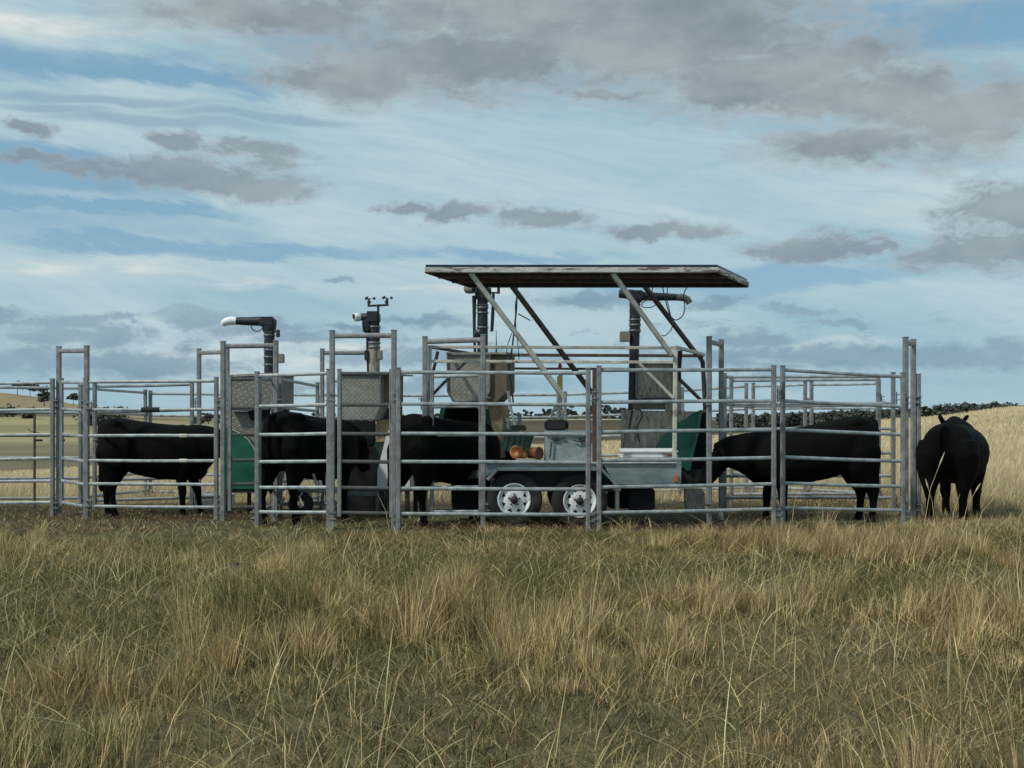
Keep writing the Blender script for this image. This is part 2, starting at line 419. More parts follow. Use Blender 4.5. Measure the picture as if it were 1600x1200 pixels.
# ------------------------------------------------------------------ terrain
YR = np.array([-8, 18, 30, 45, 70, 100, 150, 250, 300, 330, 420, 650, 900, 1500, 4000.])
PXC = np.array([-500, 0, 60, 120, 230, 300, 600, 850, 1100, 1440, 1600, 2100.])
TAB = {   # photo height at which the ground of each distance shows, per column
    -500: [786, 788, 770, 758, 745, 760, 748, 700, 690, 686, 672, 645, 608, 640, 652],
    0: [786, 788, 766, 752, 738, 752, 741, 692, 684, 680, 668, 645, 613, 640, 652],
    60: [786, 788, 764, 750, 735, 750, 739, 692, 684, 680, 667, 646, 620, 642, 652],
    120: [786, 788, 761, 746, 731, 748, 736, 691, 683, 678, 666, 648, 632, 645, 652],
    230: [786, 787, 755, 738, 722, 740, 728, 688, 679, 674, 664, 654, 646, 650, 652],
    300: [786, 787, 750, 732, 715, 735, 722, 685, 675, 671, 663, 656, 653, 652, 652],
    600: [786, 787, 746, 722, 706, 718, 708, 681, 666, 663, 658, 656, 655, 653, 652],
    850: [786, 786, 740, 715, 694, 704, 695, 676, 660, 657, 655, 655, 655, 653, 652],
    1100: [786, 786, 732, 703, 682, 690, 684, 668, 659, 657, 655, 655, 655, 653, 652],
    1440: [786, 785, 716, 678, 655, 670, 668, 660, 658, 656, 655, 655, 655, 653, 652],
    1600: [786, 784, 705, 662, 636.5, 655, 660, 660, 658, 656, 655, 655, 655, 653, 652],
    2100: [786, 782, 690, 640, 605, 630, 650, 655, 656, 656, 655, 655, 655, 653, 652]}
ZT = np.array([[H + (650 - TAB[int(p)][j]) * YR[j] / F for j in range(len(YR))] for p in PXC])
ZT[:, 0] = 0; ZT[:, 1] = np.array([H + (650 - TAB[int(p)][1]) * 18 / F for p in PXC]) * 0.6


def vnoise(x, y, seed=0):
    """smooth value noise, numpy"""
    r = np.random.default_rng(seed).random((64, 64))
    xi, yi = np.floor(x).astype(int), np.floor(y).astype(int)
    fx, fy = x - xi, y - yi
    fx = fx * fx * (3 - 2 * fx); fy = fy * fy * (3 - 2 * fy)
    g = lambda a, b: r[a % 64, b % 64]
    return (g(xi, yi) * (1 - fx) + g(xi + 1, yi) * fx) * (1 - fy) + (g(xi, yi + 1) * (1 - fx) + g(xi + 1, yi + 1) * fx) * fy


def fbm(x, y, seed=0, o=4):
    t, a, s = 0, 0.5, 0
    for k in range(o):
        t = t + a * vnoise(x * 2 ** k + 17.3 * k, y * 2 ** k - 9.1 * k, seed + k); s += a; a *= 0.5
    return t / s


def ss(e0, e1, x):
    t = np.clip((x - e0) / (e1 - e0), 0, 1); return t * t * (3 - 2 * t)


def gz(X, Y):
    X = np.asarray(X, float); Y = np.asarray(Y, float)
    px = 800 + F * X / np.maximum(Y, 18)
    # smooth interpolation along distance, linear across
    j = np.clip(np.searchsorted(YR, Y) - 1, 0, len(YR) - 2)
    t = np.clip((Y - YR[j]) / (YR[j + 1] - YR[j]), 0, 1)
    t = np.where(j == 0, t * t * t, t)
    i = np.clip(np.searchsorted(PXC, px) - 1, 0, len(PXC) - 2)
    u = np.clip((px - PXC[i]) / (PXC[i + 1] - PXC[i]), 0, 1)
    u = u * u * (3 - 2 * u) * 0.5 + u * 0.5
    z = (ZT[i, j] * (1 - u) + ZT[i + 1, j] * u) * (1 - t) + (ZT[i, j + 1] * (1 - u) + ZT[i + 1, j + 1] * u) * t
    z = z + (fbm(X * 0.9, Y * 0.9, 3) - 0.5) * 0.09 * ss(13, 8, Y)
    z = z + (fbm(X * 0.05, Y * 0.05, 5) - 0.5) * 0.5 * ss(25, 70, Y)
    z = z - 0.03 * ss(-2, -7, X) * ss(11, 14, Y) * ss(25, 18, Y)
    return z


def yard_mask(X, Y):
    """1 where the cattle have trampled the ground around the panels"""
    e = fbm(X * 1.1, Y * 1.1, 31)
    f0 = 12.95 - 0.55 * ss(-1.5, -3.0, X)
    m = ss(f0, f0 + 0.8, Y + (e - 0.5) * 1.2) * ss(19.5, 17.0, Y + (e - 0.5) * 2.0)
    m = m * ss(5.2, 4.2, X + (e - 0.5) * 1.6)
    return m


def terrain():
    rows = np.concatenate([np.linspace(-6, 3, 10)[:-1], np.exp(np.linspace(math.log(3), math.log(4000), 330))])
    us = np.linspace(-0.72, 0.72, 300)
    Yg, Ug = np.meshgrid(rows, us, indexing='ij')
    Xg = Ug * (np.maximum(Yg, 0) + 14)
    Z = gz(Xg, Yg)
    nr, nc = Yg.shape
    co = np.stack([Xg, Yg, Z], -1).reshape(-1, 3)
    idx = np.arange(nr * nc).reshape(nr, nc)
    q = np.stack([idx[:-1, :-1], idx[:-1, 1:], idx[1:, 1:], idx[1:, :-1]], -1).reshape(-1, 4)
    me = bpy.data.meshes.new('ground')
    me.vertices.add(len(co)); me.vertices.foreach_set('co', co.ravel())
    me.loops.add(q.size); me.loops.foreach_set('vertex_index', q.ravel().astype(np.int32))
    me.polygons.add(len(q)); me.polygons.foreach_set('loop_start', np.arange(0, q.size, 4, dtype=np.int32))
    me.polygons.foreach_set('use_smooth', np.ones(len(q), bool))
    me.update(calc_edges=True)
    # what grows where: dead straw, trampled earth, scrub, pale stubble fields; far straw also carries painted sun
    X, Y = Xg, Yg
    px = 800 + F * X / np.maximum(Y, 14)
    n = fbm(X * 0.5, Y * 0.5, 11)[..., None]
    straw = np.array([0.46, 0.385, 0.24]); near = np.array([0.115, 0.094, 0.050]); soil = np.array([0.060, 0.041, 0.025])
    green = np.array([0.068, 0.066, 0.03])
    c = near * (0.7 + 0.6 * n)
    far = ss(17.5, 22, Y)[..., None]
    nf = fbm(X * 0.22, Y * 0.3, 13)[..., None]
    c = c * (1 - far) + (straw * (0.82 + 0.36 * nf)) * far  # cloud shade in front and sun behind are painted into these tones
    ym = yard_mask(X, Y)[..., None]
    earth = soil * (0.7 + 0.6 * n) * (1 - ss(0.56, 0.68, n)) + green * ss(0.56, 0.68, n)
    c = c * (1 - ym) + earth * ym
    sc = fbm(X * 0.03, Y * 0.05, 17)[..., None]
    scrub = np.array([0.085, 0.064, 0.042]) * (0.6 + 0.8 * sc)
    k = ss(82, 95, Y)[..., None]
    lk = ss(500, 150, px)[..., None]
    gully = np.array([0.17, 0.14, 0.085]) * (0.55 + 0.8 * fbm(X * 0.05, Y * 0.09, 23)[..., None])
    c = c * (1 - k) + (scrub * (1 - lk) + gully * lk) * k                       # west side: pale farmed fields beyond the gully
    strip = fbm(X * 0.006 + 3, Y * 0.03, 19)[..., None]
    fields = np.array([0.30, 0.25, 0.13]) * (1 - ss(0.42, 0.6, strip)) + np.array([0.21, 0.175, 0.10]) * ss(0.42, 0.6, strip)
    k = ss(225, 260, Y)[..., None] * lk
    c = c * (1 - k) + fields * k
    k = (ss(560, 600, Y) * ss(700, 640, Y))[..., None] * lk
    c = c * (1 - 0.75 * k) + np.array([0.07, 0.06, 0.04]) * 0.75 * k
    k = ss(640, 720, Y)[..., None] * lk
    c = c * (1 - k) + np.array([0.26, 0.20, 0.115]) * k
    k = (ss(345, 360, Y) * ss(470, 440, Y))[..., None] * (1 - lk)
    c = c * (1 - k) + np.array([0.30, 0.29, 0.22]) * k
    at = me.color_attributes.new('growth', 'FLOAT_COLOR', 'POINT')
    at.data.foreach_set('color', np.concatenate([c.reshape(-1, 3), np.ones((nr * nc, 1))], 1).ravel().astype(np.float32))
    m = pmat("ground_cover", (1, 1, 1), 0.95, 0, 0.4, 3.0, bump=0.9, bscale=14, spec=0.1, attr='growth')
    me.materials.append(m)
    o = bpy.data.objects.new('ground', me); COL.objects.link(o); o['kind'] = 'structure'


terrain()


# ------------------------------------------------------------------ cattle yard panels and gate frames
RAILH = [1.757, 1.404, 1.075, 0.762, 0.466, 0.183]
RT = [1.8 - h for h in RAILH]


def post_mb(top, h, w=0.052):
    m = MB(); b = top - Vector((0, 0, h))
    m.bar(b, top, w, w, up=(0, 1, 0))
    m.box(top + Vector((0, 0, 0.004)), (w + 0.006, w + 0.006, 0.010))            # pressed cap
    return m


def lugs(t, top, dirv, hs=(0.28, 1.62)):
    for h in hs:
        m = MB()
        c = top + Vector(dirv) * 0.045 - Vector((0, 0, h))
        m.box(c, (0.075, 0.05, 0.012)); m.box(c - Vector((0, 0, 0.07)), (0.075, 0.05, 0.012))
        m.bar(c + Vector((0, 0, 0.035)), c - Vector((0, 0, 0.13)), 0.016, 0.016, up=(0, 1, 0), n=8)
        m.build('joining_pin', GALVP, t)


def panel(p1, p2, label, group='portable cattle panels', lug=True, wrap=None, rust=None):
    t1, t2 = W(*p1), W(*p2)
    base = (t1 + t2) / 2 - Vector((0, 0, 1.8))
    t = thing('cattle_panel', label, 'panel', base, group)
    d = (t2 - t1).normalized()
    post_mb(t1, 1.86).build('post', GALVP, t); post_mb(t2, 1.86).build('post', GALVP, t)
    for k, r in enumerate(RT):
        a, b = t1 + d * 0.028 - Vector((0, 0, r)), t2 - d * 0.028 - Vector((0, 0, r))
        sag = random.uniform(-0.006, 0.004)
        m = MB(); mid = (a + b) / 2 + Vector((0, 0, sag))
        m.bar(a, mid, 0.028, 0.041, n=12); m.bar(mid, b, 0.028, 0.041, n=12)
        ro = m.build('rail', GALV, t)
        if wrap and k in wrap:
            for (f0, f1) in wrap[k]:
                w = MB(); w.bar(a + (b - a) * f0, a + (b - a) * f1, 0.05, 0.06, n=12); w.build('rubber_wrap', BLACKR, ro)
        if rust and k in rust:
            f = rust[k]; w = MB(); w.bar(a + (b - a) * (f - 0.03), a + (b - a) * (f + 0.03), 0.033, 0.049, n=12); w.build('rust_patch', CREAM, ro)
    if lug:
        lugs(t, t2, d); lugs(t, t1, -d)
    return t


def gate(p1, p2, label, leaf=None, h=2.22, lmat=None):
    """tall walk-through gate frame; leaf = heights of the leaf's end posts in the frame"""
    t1, t2 = W(*p1), W(*p2)
    t = thing('gate_frame', label, 'gate', (t1 + t2) / 2 - Vector((0, 0, h)), 'tall gate frames of the cattle yard')
    d = (t2 - t1).normalized()
    post_mb(t1, h + 0.05, 0.06).build('post', GALVP, t); post_mb(t2, h + 0.05, 0.06).build('post', GALVP, t)
    m = MB(); z = Vector((0, 0, 0.055)); m.bar(t1 + d * 0.03 - z, t2 - d * 0.03 - z, 0.04, 0.06, n=12); m.build('lintel', GALVP, t)
    lugs(t, t1, -d, (0.72, 1.95)); lugs(t, t2, d, (0.72, 1.95))
    if leaf:
        lt = (h - 1.8)
        a, b = t1 + d * 0.085 - Vector((0, 0, lt)), t2 - d * 0.042 - Vector((0, 0, lt))
        lf = post_mb(a, 1.66, 0.045)
        lf2 = post_mb(b, 1.66, 0.022); lf.add(lf2.v, lf2.f)
        lo = lf.build('gate_leaf', GALVP, t)
        for r in RT:
            q = MB(); q.bar(a + d * 0.02 - Vector((0, 0, r)), b - d * 0.015 - Vector((0, 0, r)), 0.028, 0.042, n=12); q.build('rail', lmat or GALV, lo)
        q = MB(); c = b - Vector((0, 0, 0.42)); q.box(c + d * 0.03, (0.10, 0.03, 0.03)); q.bar(c + Vector((0, -0.03, 0.03)), c + Vector((0, -0.03, -0.14)), 0.014, 0.014, up=(0, 1, 0), n=8)
        q.build('latch', GALVP, lo)
    return t


panel((-150, 596.5, 16.3), (82, 592.5, 16.1), 'grey rail panel running out of the left edge of the picture')
panel((-118, 598, 17.2), (125.5, 602, 17.6), 'rear panel behind the one leaving the left edge, ending inside the first gate frame')
panel((130, 602, 17.7), (227, 609.5, 19.7), 'rear side panel running away behind the hindquarters of the leftmost cow')
panel((134, 591.5, 15.55), (338, 590, 15.3), 'front panel across the leftmost cow, black wrap on its second rail',
      wrap={1: [(0.43, 0.57)]}, rust={2: 0.76, 3: 0.76})
panel((148, 599, 16.95), (300, 596, 17.1), 'panel just behind the leftmost cow, close behind the panel in front of it')
panel((235, 611, 19.75), (446, 613, 19.7), 'back fence panel seen above the back of the leftmost cow', wrap={1: [(0.40, 0.52)]})
panel((402, 581.5, 14.2), (514, 577.5, 13.9), 'front panel across the second cow, left of the tallest middle gate frame')
panel((405, 585, 14.35), (426, 588.5, 15.4), 'short return panel seen end-on, pale post beside the front panel of the second cow')
panel((438, 587.5, 15.5), (496, 598.5, 17.4), 'panel running back behind the second cow from the second tall frame')
panel((450, 613, 19.7), (664, 614.5, 19.7), 'back fence panel between the second and third cows, mostly behind the feeders')
panel((667, 614.5, 19.7), (872, 613, 19.7), 'back fence panel seen under the trailer frame, left of the yellow sleeved mast')
panel((883, 612.5, 19.7), (1062, 607, 19.5), 'back fence panel seen behind the silver toolbox and the right feeder')
panel((1066, 606, 19.45), (1166, 599.5, 19.2), 'back fence panel right behind the open green hood of the right feeder')
panel((1177, 599, 19.1), (1258, 596.5, 18.5), 'narrow back panel above the neck of the feeding cow on the right')
panel((1268, 596.5, 18.4), (1373, 594.5, 17.6), 'back panel above the rump of the feeding cow on the right')
panel((622.5, 575.5, 13.65), (919, 577, 13.65), 'front panel across the third cow and the trailer wheels')
panel((936, 572.5, 13.55), (1209, 571.5, 13.85), 'front panel across the rear of the trailer and the white slab')
panel((1223, 572, 14.0), (1411, 583, 14.45), 'front panel sloping down to the right across the feeding cow')
panel((1132, 584, 16.0), (1395.5, 582.5, 15.9), 'middle panel behind the feeding cow, the higher of the two behind her')
panel((1142.5, 590, 17.0), (1372, 588, 16.9), 'second panel behind the feeding cow with a brown post at its left end')
panel((1435, 585, 15.3), (1433, 588, 16.9), 'end panel seen edge-on at the right end of the yard beside the loose cow')

gate((92, 542, 16.15), (135.5, 541, 15.55), 'leftmost tall gate frame with narrow leaf standing left of the first cow', True)
gate((311, 545.5, 17.9), (355, 544, 17.35), 'gate frame behind the second tall frame, partly hidden by its left post')
gate((348.5, 534, 15.1), (431, 533, 15.1), 'tall gate frame in front of the leftmost green feeder', True, lmat=GALVD)
gate((503.5, 545.5, 17.9), (580, 545.5, 17.9), 'rear gate frame seen through the tallest middle frame, behind the second cow', True)
gate((519, 517, 13.9), (615.5, 516.5, 13.8), 'tallest middle gate frame beside the third cow with dark leaf rails', True, h=2.24, lmat=GALVD)
gate((664, 526.5, 14.3), (755, 523.5, 14.15), 'gate frame behind the front panel of the third cow, left of the trailer wheels', True)
gate((1108, 526.5, 14.4), (1127, 531.5, 15.1), 'narrow gate frame seen side-on just right of the trailer')
gate((1415, 527.5, 14.6), (1427, 531, 15.3), 'narrow gate frame seen side-on at the right end of the yard')

# ------------------------------------------------------------------ feeding stations


def PXL(poly, Y): return [W(x, y, Y) for x, y in poly]


def bands(st, px, ys, Y, r, n=20):
    for y in ys:
        m = MB(); c = W(px, y, Y); m.lathe(c, (0, 0, 1), [(r, -0.012), (r + 0.006, -0.010), (r + 0.006, 0.010), (r, 0.012)], n)
        m.build('clamp_band', BAND, st)


def corrugated(m, px, y0, y1, Y, r, n=20, step=0.035):
    a, b = W(px, y0, Y), W(px, y1, Y)
    L = (b - a).length; k = max(2, int(L / step)); prof = []
    for i in range(k + 1):
        h = L * i / k; prof += [(r * (1.0 if i % 2 else 0.93), h)]
    m.lathe(b if b.z < a.z else a, (0, 0, 1), prof, n)


def cable(pts, r, name, parent, mat=BLACKP):
    # smooth curve through pixel points
    P = [W(*p) for p in pts]; out = []
    for i in range(len(P) - 1):
        p0, p1, p2, p3 = P[max(i - 1, 0)], P[i], P[i + 1], P[min(i + 2, len(P) - 1)]
        for k in range(6):
            t = k / 6
            out.append(0.5 * ((2 * p1) + (p2 - p0) * t + (2 * p0 - 5 * p1 + 4 * p2 - p3) * t * t + (3 * p1 - p0 - 3 * p2 + p3) * t ** 3))
    out.append(P[-1])
    m = MB(); m.tube(out, r, 6); return m.build(name, mat, parent)


def trim(parent, poly, Y, r=0.009):
    P = PXL(poly, Y - 0.012); m = MB()
    for i in range(len(P)): m.bar(P[i], P[(i + 1) % len(P)], 2 * r, 2 * r, up=(0, 1, 0))
    return m.build('edge_trim', BAND, parent)


DV = Vector((0.20, 0.52, 0))           # the stations are turned a little: their depth runs back and right
DU = DV.normalized()


def station(label, base_px, Y, foot=805):
    return thing('feed_station', label, 'feeder', W(base_px, foot, Y), 'automatic cattle feeding stations')


# --- first station (left)
Y1 = 16.1
t1 = station('leftmost feeder, its black stack arm ending in a long white elbow', 395, Y1)
m = MB(); m.prism(PXL([(357, 588), (424, 585), (424, 640), (357, 642)], Y1 - 0.1), DV); m.build('feed_bin', PLATE, t1)
m = MB(); m.prism(PXL([(356, 585.5), (425, 582.5), (425, 586), (356, 589)], Y1 - 0.13), DV * 1.1); m.build('bin_lid', PLATED, t1)
m = MB(); m.prism(PXL([(388, 640.5), (423, 640.5), (423, 656.5), (394, 656.5)], Y1 - 0.05), DV * 0.8); m.build('feed_chute', BLACKR, t1)
m = MB(); m.prism(PXL([(353, 642.5), (386.5, 642.5), (392, 657), (424, 657), (422, 690), (412, 730), (405, 764), (353, 764)], Y1 + 0.0), DV); m.build('body', PLATE, t1)
hood = MB(); arc = [(351, 668), (362, 671), (376, 678), (388, 688), (396, 699), (400, 710), (400, 764), (351, 764)]
hood.prism(PXL(arc, Y1 - 0.10), DU * 0.08); ho = hood.build('hood', HOOD, t1)
m = MB(); m.tube(PXL([(362, 671), (376, 677.5), (388, 687), (396, 698), (400.5, 710)], Y1 - 0.105), 0.008, 8); m.build('hood_trim', CREAM, ho)
m = MB(); m.prism(PXL([(353, 764.6), (402, 764.6), (402, 770), (353, 770)], Y1 - 0.08), DV); m.build('trough_base', DARKST, t1)
m = MB(); corrugated(m, 421, 517, 583, Y1 + 0.05, 0.072); st = m.build('stack', BLACKP, t1)
bands(st, 421, (519, 524, 538, 547, 558, 570), Y1 + 0.05, 0.072)
m = MB(); m.tube(PXL([(420.5, 518), (420.5, 508), (420.5, 500)], Y1 + 0.05), [0.085, 0.10, 0.10], 16)
m.box(W(418, 503, Y1 + 0.05), (0.21, 0.2, 0.13), ch=0.03); m.build('stack_head', BLACKP, t1)
m = MB(); m.tube(PXL([(409, 502), (389, 502), (369, 501.5)], Y1 + 0.05), [0.063, 0.056, 0.050], 16); m.build('stack_arm', BLACKP, t1)
m = MB(); m.tube(PXL([(369.5, 501.5), (361, 501), (354, 502.5), (349.5, 505), (347.5, 508)], Y1 + 0.05), [0.052, 0.056, 0.054, 0.046, 0.03], 16); m.build('white_elbow', WHITEP, t1)
m = MB(); m.box(W(434.5, 521, Y1), (0.045, 0.06, 0.10), ch=0.008); m.box(W(429.5, 518, Y1), (0.07, 0.02, 0.015)); m.build('sensor', DARKST, t1)
m = MB(); m.box(W(439.5, 560, Y1 + 0.05), (0.075, 0.09, 0.12), ch=0.008); m.box(W(430, 560, Y1 + 0.08), (0.11, 0.03, 0.03)); m.build('junction_box', BEIGE, t1)
cable([(391, 506, Y1), (395, 515, Y1), (403, 517.5, Y1), (410, 513, Y1), (412, 508, Y1)], 0.007, 'cable', t1)
for x in (356, 402):
    for k in (0, 0.9):
        m = MB(); m.bar(W(x, 770.5, Y1) + DV * k, W(x, 808, Y1) + DV * k, 0.05, 0.05, up=(0, 1, 0)); m.build('leg', DARKST, t1)

trim(t1, [(358, 589), (423, 586), (423, 639), (358, 641)], Y1 - 0.1)

# --- second station
Y2 = 15.75
t2 = station('feeder with wind cups and a round white camera on its stack', 570, Y2)
m = MB(); m.prism(PXL([(529, 584), (595, 586), (595, 634), (586, 656), (529, 657)], Y2 - 0.1), DV); m.build('feed_bin', PLATE2, t2)
m = MB(); m.prism(PXL([(596, 586.5), (612, 586.5), (612, 634), (596, 634)], Y2 - 0.02), DV * 0.6); m.build('bin_side', BROWNP, t2)
m = MB(); m.prism(PXL([(527, 581.5), (613, 583.5), (613, 586), (527, 584)], Y2 - 0.13), DV * 1.1); m.build('bin_lid', PLATED, t2)
m = MB(); m.prism(PXL([(594, 634.5), (611, 634.5), (611, 655), (590, 655)], Y2 + 0.1), DV * 0.6); m.build('feed_chute', DARKST, t2)
m = MB(); m.prism(PXL([(588, 655.5), (611, 655.5), (611, 690), (588, 690)], Y2 + 0.0), DV); m.build('body', TANP, t2)
m = MB(); m.prism(PXL([(584, 690.5), (594, 690.5), (594, 764), (584, 764)], Y2 - 0.0), DV); m.build('hood', HOODD, t2)
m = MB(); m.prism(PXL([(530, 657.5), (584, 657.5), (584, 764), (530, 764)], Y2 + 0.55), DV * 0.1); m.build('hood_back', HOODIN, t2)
m = MB(); m.tube(PXL([(584, 585), (584, 550), (584, 530), (584, 508)], Y2 + 0.1), 0.078, 18); st = m.build('stack', PLATED, t2)
m = MB(); corrugated(m, 584, 508, 534, Y2 + 0.1, 0.084); m.build('flexible_duct', BLACKP, t2)
bands(st, 584, (511, 536, 543), Y2 + 0.1, 0.082)
m = MB(); m.box(W(582, 497, Y2 + 0.1), (0.20, 0.2, 0.17), ch=0.035); m.tube(PXL([(573, 499), (573, 515), (575, 518)], Y2 + 0.05), [0.05, 0.05, 0.045], 12); m.build('stack_head', BLACKP, t2)
m = MB(); m.tube(PXL([(574, 496), (560, 495)], Y2 + 0.05), [0.058, 0.042], 16); m.build('stack_arm', BLACKP, t2)
m = MB(); c = W(554.5, 495.5, Y2)
m.lathe(c + Vector((0.035, 0.03, 0)), (-0.75, -0.62, 0), [(0.0, -0.055), (0.035, -0.045), (0.05, -0.02), (0.054, 0.02), (0.05, 0.06), (0.043, 0.068), (0.04, 0.055)], 20)
cm = m.build('white_camera', WHITEP, t2)
m = MB(); m.lathe(c + Vector((0.035, 0.03, 0)), (-0.75, -0.62, 0), [(0.0, 0.058), (0.039, 0.056), (0.041, 0.05)], 20); m.build('lens', BLACKP, cm)
m = MB(); Ya = Y2 + 0.1
m.bar(W(591, 510, Ya), W(591, 478.5, Ya), 0.03, 0.03, up=(0, 1, 0)); m.bar(W(574.5, 478, Ya), W(607, 476.5, Ya), 0.028, 0.026)
m.bar(W(576, 477, Ya), W(576, 468, Ya), 0.03, 0.03, up=(0, 1, 0)); m.bar(W(605, 476, Ya), W(605, 467, Ya), 0.03, 0.03, up=(0, 1, 0))
m.tube(PXL([(577, 474), (577, 471)], Ya), 0.024, 12); m.tube(PXL([(604, 474), (604, 470)], Ya), 0.024, 12)
an = m.build('anemometer', BLACKP, t2)
for (hx, hy) in ((577, 467.5), (604, 466.5)):
    q = MB(); hc = W(hx, hy, Ya)
    for a in (20, 140, 260):
        tip = hc + Vector((math.cos(R(a)) * 0.065, math.sin(R(a)) * 0.065, 0.012))
        q.bar(hc, tip, 0.006, 0.006, n=6)
        q.lathe(tip, (-math.sin(R(a)), math.cos(R(a)), 0), [(0.002, -0.02), (0.014, -0.014), (0.02, 0.0), (0.018, 0.0), (0.012, -0.01)], 10)
    q.tube([hc - Vector((0, 0, 0.03)), hc + Vector((0, 0, 0.012))], 0.01, 8)
    q.build('wind_cups', BLACKP, an)
m = MB(); m.box(W(594, 555, Y2 + 0.06), (0.06, 0.1, 0.12), ch=0.008); m.build('junction_box', BEIGE, t2)
m = MB(); m.box(W(573, 555, Y2 + 0.05), (0.055, 0.07, 0.14), ch=0.012); m.tube(PXL([(573.5, 546), (573.5, 530), (573, 518)], Y2 + 0.05), 0.012, 8); m.tube(PXL([(574, 563), (575, 583)], Y2 + 0.05), 0.012, 8); m.build('sample_filter', BLACKP, t2)
cable([(566, 502, Y2), (567, 510, Y2), (568, 519, Y2)], 0.007, 'cable', t2)
for x in (533, 590, 610):
    for k in (0, 0.9):
        m = MB(); m.bar(W(x, 764.5, Y2) + DV * k, W(x, 812, Y2) + DV * k, 0.05, 0.05, up=(0, 1, 0)); m.build('leg', GALVP, t2)
m = MB(); m.bar(W(532, 772, Y2 - 0.05), W(612, 772, Y2 - 0.05), 0.05, 0.06); m.build('cross_beam', GALVP, t2)

m = MB(); m.prism(PXL([(532, 764.5), (586, 764.5), (584, 804), (536, 804)], Y2 + 0.2), DV * 0.7); m.build('pedestal', BLACKR, t2)

trim(t2, [(530, 585), (594, 587), (594, 633), (585, 655), (530, 656)], Y2 - 0.1)

# drawbar cart in front of the second station: jockey wheel, levers, loose chain
dt = thing('drawbar_cart', 'low trailer drawbar with levers and jockey wheel under the second cow', 'trailer', W(480, 808, 14.9))
Yd = 14.85
m = MB(); m.bar(W(452, 764, Yd), W(528, 766, Yd), 0.06, 0.075); m.build('drawbar', GALVP, dt)
m = MB(); m.bar(W(445, 788, Yd + 0.35), W(525, 786, Yd + 0.2), 0.06, 0.05); m.build('cross_beam', GALVP, dt)
for a_, b_, w_ in (((487, 731, Yd - 0.1), (495, 760, Yd - 0.1), 0.028), ((458, 744, Yd), (455, 762, Yd), 0.025), ((511, 733, Yd), (511, 764, Yd), 0.04)):
    m = MB(); m.bar(W(*a_), W(*b_), w_, w_); m.build('lever', CREAM, dt)
m = MB(); m.box(W(452, 762, Yd - 0.08), (0.16, 0.07, 0.05), ch=0.01); m.box(W(467, 764, Yd - 0.1), (0.09, 0.08, 0.04), ch=0.01); m.tube(PXL([(442, 766), (446, 762), (452, 760)], Yd - 0.1), 0.016, 8); m.build('coupling', GALV, dt)
m = MB(); m.bar(W(484, 768, Yd), W(484, 806, Yd), 0.04, 0.04, up=(0, 1, 0)); m.build('jockey_stem', GALV, dt)
m = MB(); c = W(470, 787, Yd); m.lathe(c, (0, 1, 0), [(0.05, -0.05), (0.13, -0.05), (0.15, -0.03), (0.15, 0.03), (0.13, 0.05), (0.05, 0.05), (0.05, -0.05)], 24); m.build('jockey_wheel', TYRE, dt)
m = MB(); m.tube(PXL([(445, 778), (440, 786), (436, 800), (432, 808)], Yd), 0.012, 6); m.build('chain', GALVD, dt)
m = MB(); m.tube(PXL([(474, 790), (468, 776), (473, 769)], Yd - 0.1), 0.012, 6); m.build('bracket', CREAM, dt)
m = MB(); m.tube(PXL([(505, 770), (500, 795), (497, 808)], Yd), 0.014, 6); m.build('chain', GALVD, dt)
tag(dt, 'low trailer drawbar with levers and jockey wheel under the second cow', 'drawbar')

# white side shield behind the third cow
m = MB(); m.prism(PXL([(609, 669.5), (615, 666), (640, 667), (640, 760), (589.5, 760), (590, 735), (604, 678)], 15.45), (0.12, 0.3, 0))
o = m.build('plastic_tank', WHITEP, None, W(612, 760, 15.45)); tag(o, 'white sloping plastic tank behind the rump of the third cow', 'tank')
o = thing('tank_stand', 'dark low stand under the white plastic tank', 'stand', W(612, 810, 15.45))
m = MB(); m.prism(PXL([(590, 760.6), (641, 760.6), (641, 768), (590, 768)], 15.45), (0.12, 0.3, 0)); m.build('stand_top', DARKST, o)
for x in (594, 634):
    for k in (0.04, 0.26):
        m = MB(); m.bar(W(x, 768, 15.45) + Vector((k * .4, k, 0)), W(x, 810, 15.45) + Vector((k * .4, k, 0)), 0.06, 0.06, up=(0, 1, 0)); m.build('leg', DARKST, o)

# --- third station (on the trailer, facing left)
Y3 = 15.05
t3 = station('feeder with eight-sided bin and black-mouthed hood at the left end of the trailer', 745, Y3, 716)
m = MB(); m.prism(PXL([(698, 553), (766, 553), (766, 611), (758, 628), (707, 628), (698, 612)], Y3 - 0.1), DV * 0.75); m.build('feed_bin', PLATE2, t3)
m = MB(); m.prism(PXL([(767, 557), (791.5, 555), (791.5, 612), (775, 628), (760, 628), (767, 611)], Y3 - 0.08), DV * 0.5); m.build('bin_side', BROWNP, t3)
m = MB(); m.prism(PXL([(697, 550.5), (793, 550.5), (793, 553.5), (697, 553.5)], Y3 - 0.12), DV * 0.85); m.build('bin_lid', PLATED, t3)
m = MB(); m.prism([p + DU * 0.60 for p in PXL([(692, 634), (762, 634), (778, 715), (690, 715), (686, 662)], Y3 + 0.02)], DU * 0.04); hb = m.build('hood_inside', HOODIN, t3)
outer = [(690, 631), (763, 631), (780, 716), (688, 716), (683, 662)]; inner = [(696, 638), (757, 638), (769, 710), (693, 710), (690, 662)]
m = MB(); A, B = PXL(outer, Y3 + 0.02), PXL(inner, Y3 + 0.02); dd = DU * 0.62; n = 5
vs = A + B + [p + dd for p in A] + [p + dd for p in B]; fs = []
for i in range(n):
    j = (i + 1) % n
    fs += [(i, j, n + j, n + i), (2 * n + i, 3 * n + i, 3 * n + j, 2 * n + j), (i, 2 * n + i, 2 * n + j, j), (n + i, n + j, 3 * n + j, 3 * n + i)]
m.add(vs, fs); m.build('hood', HOODD, t3)
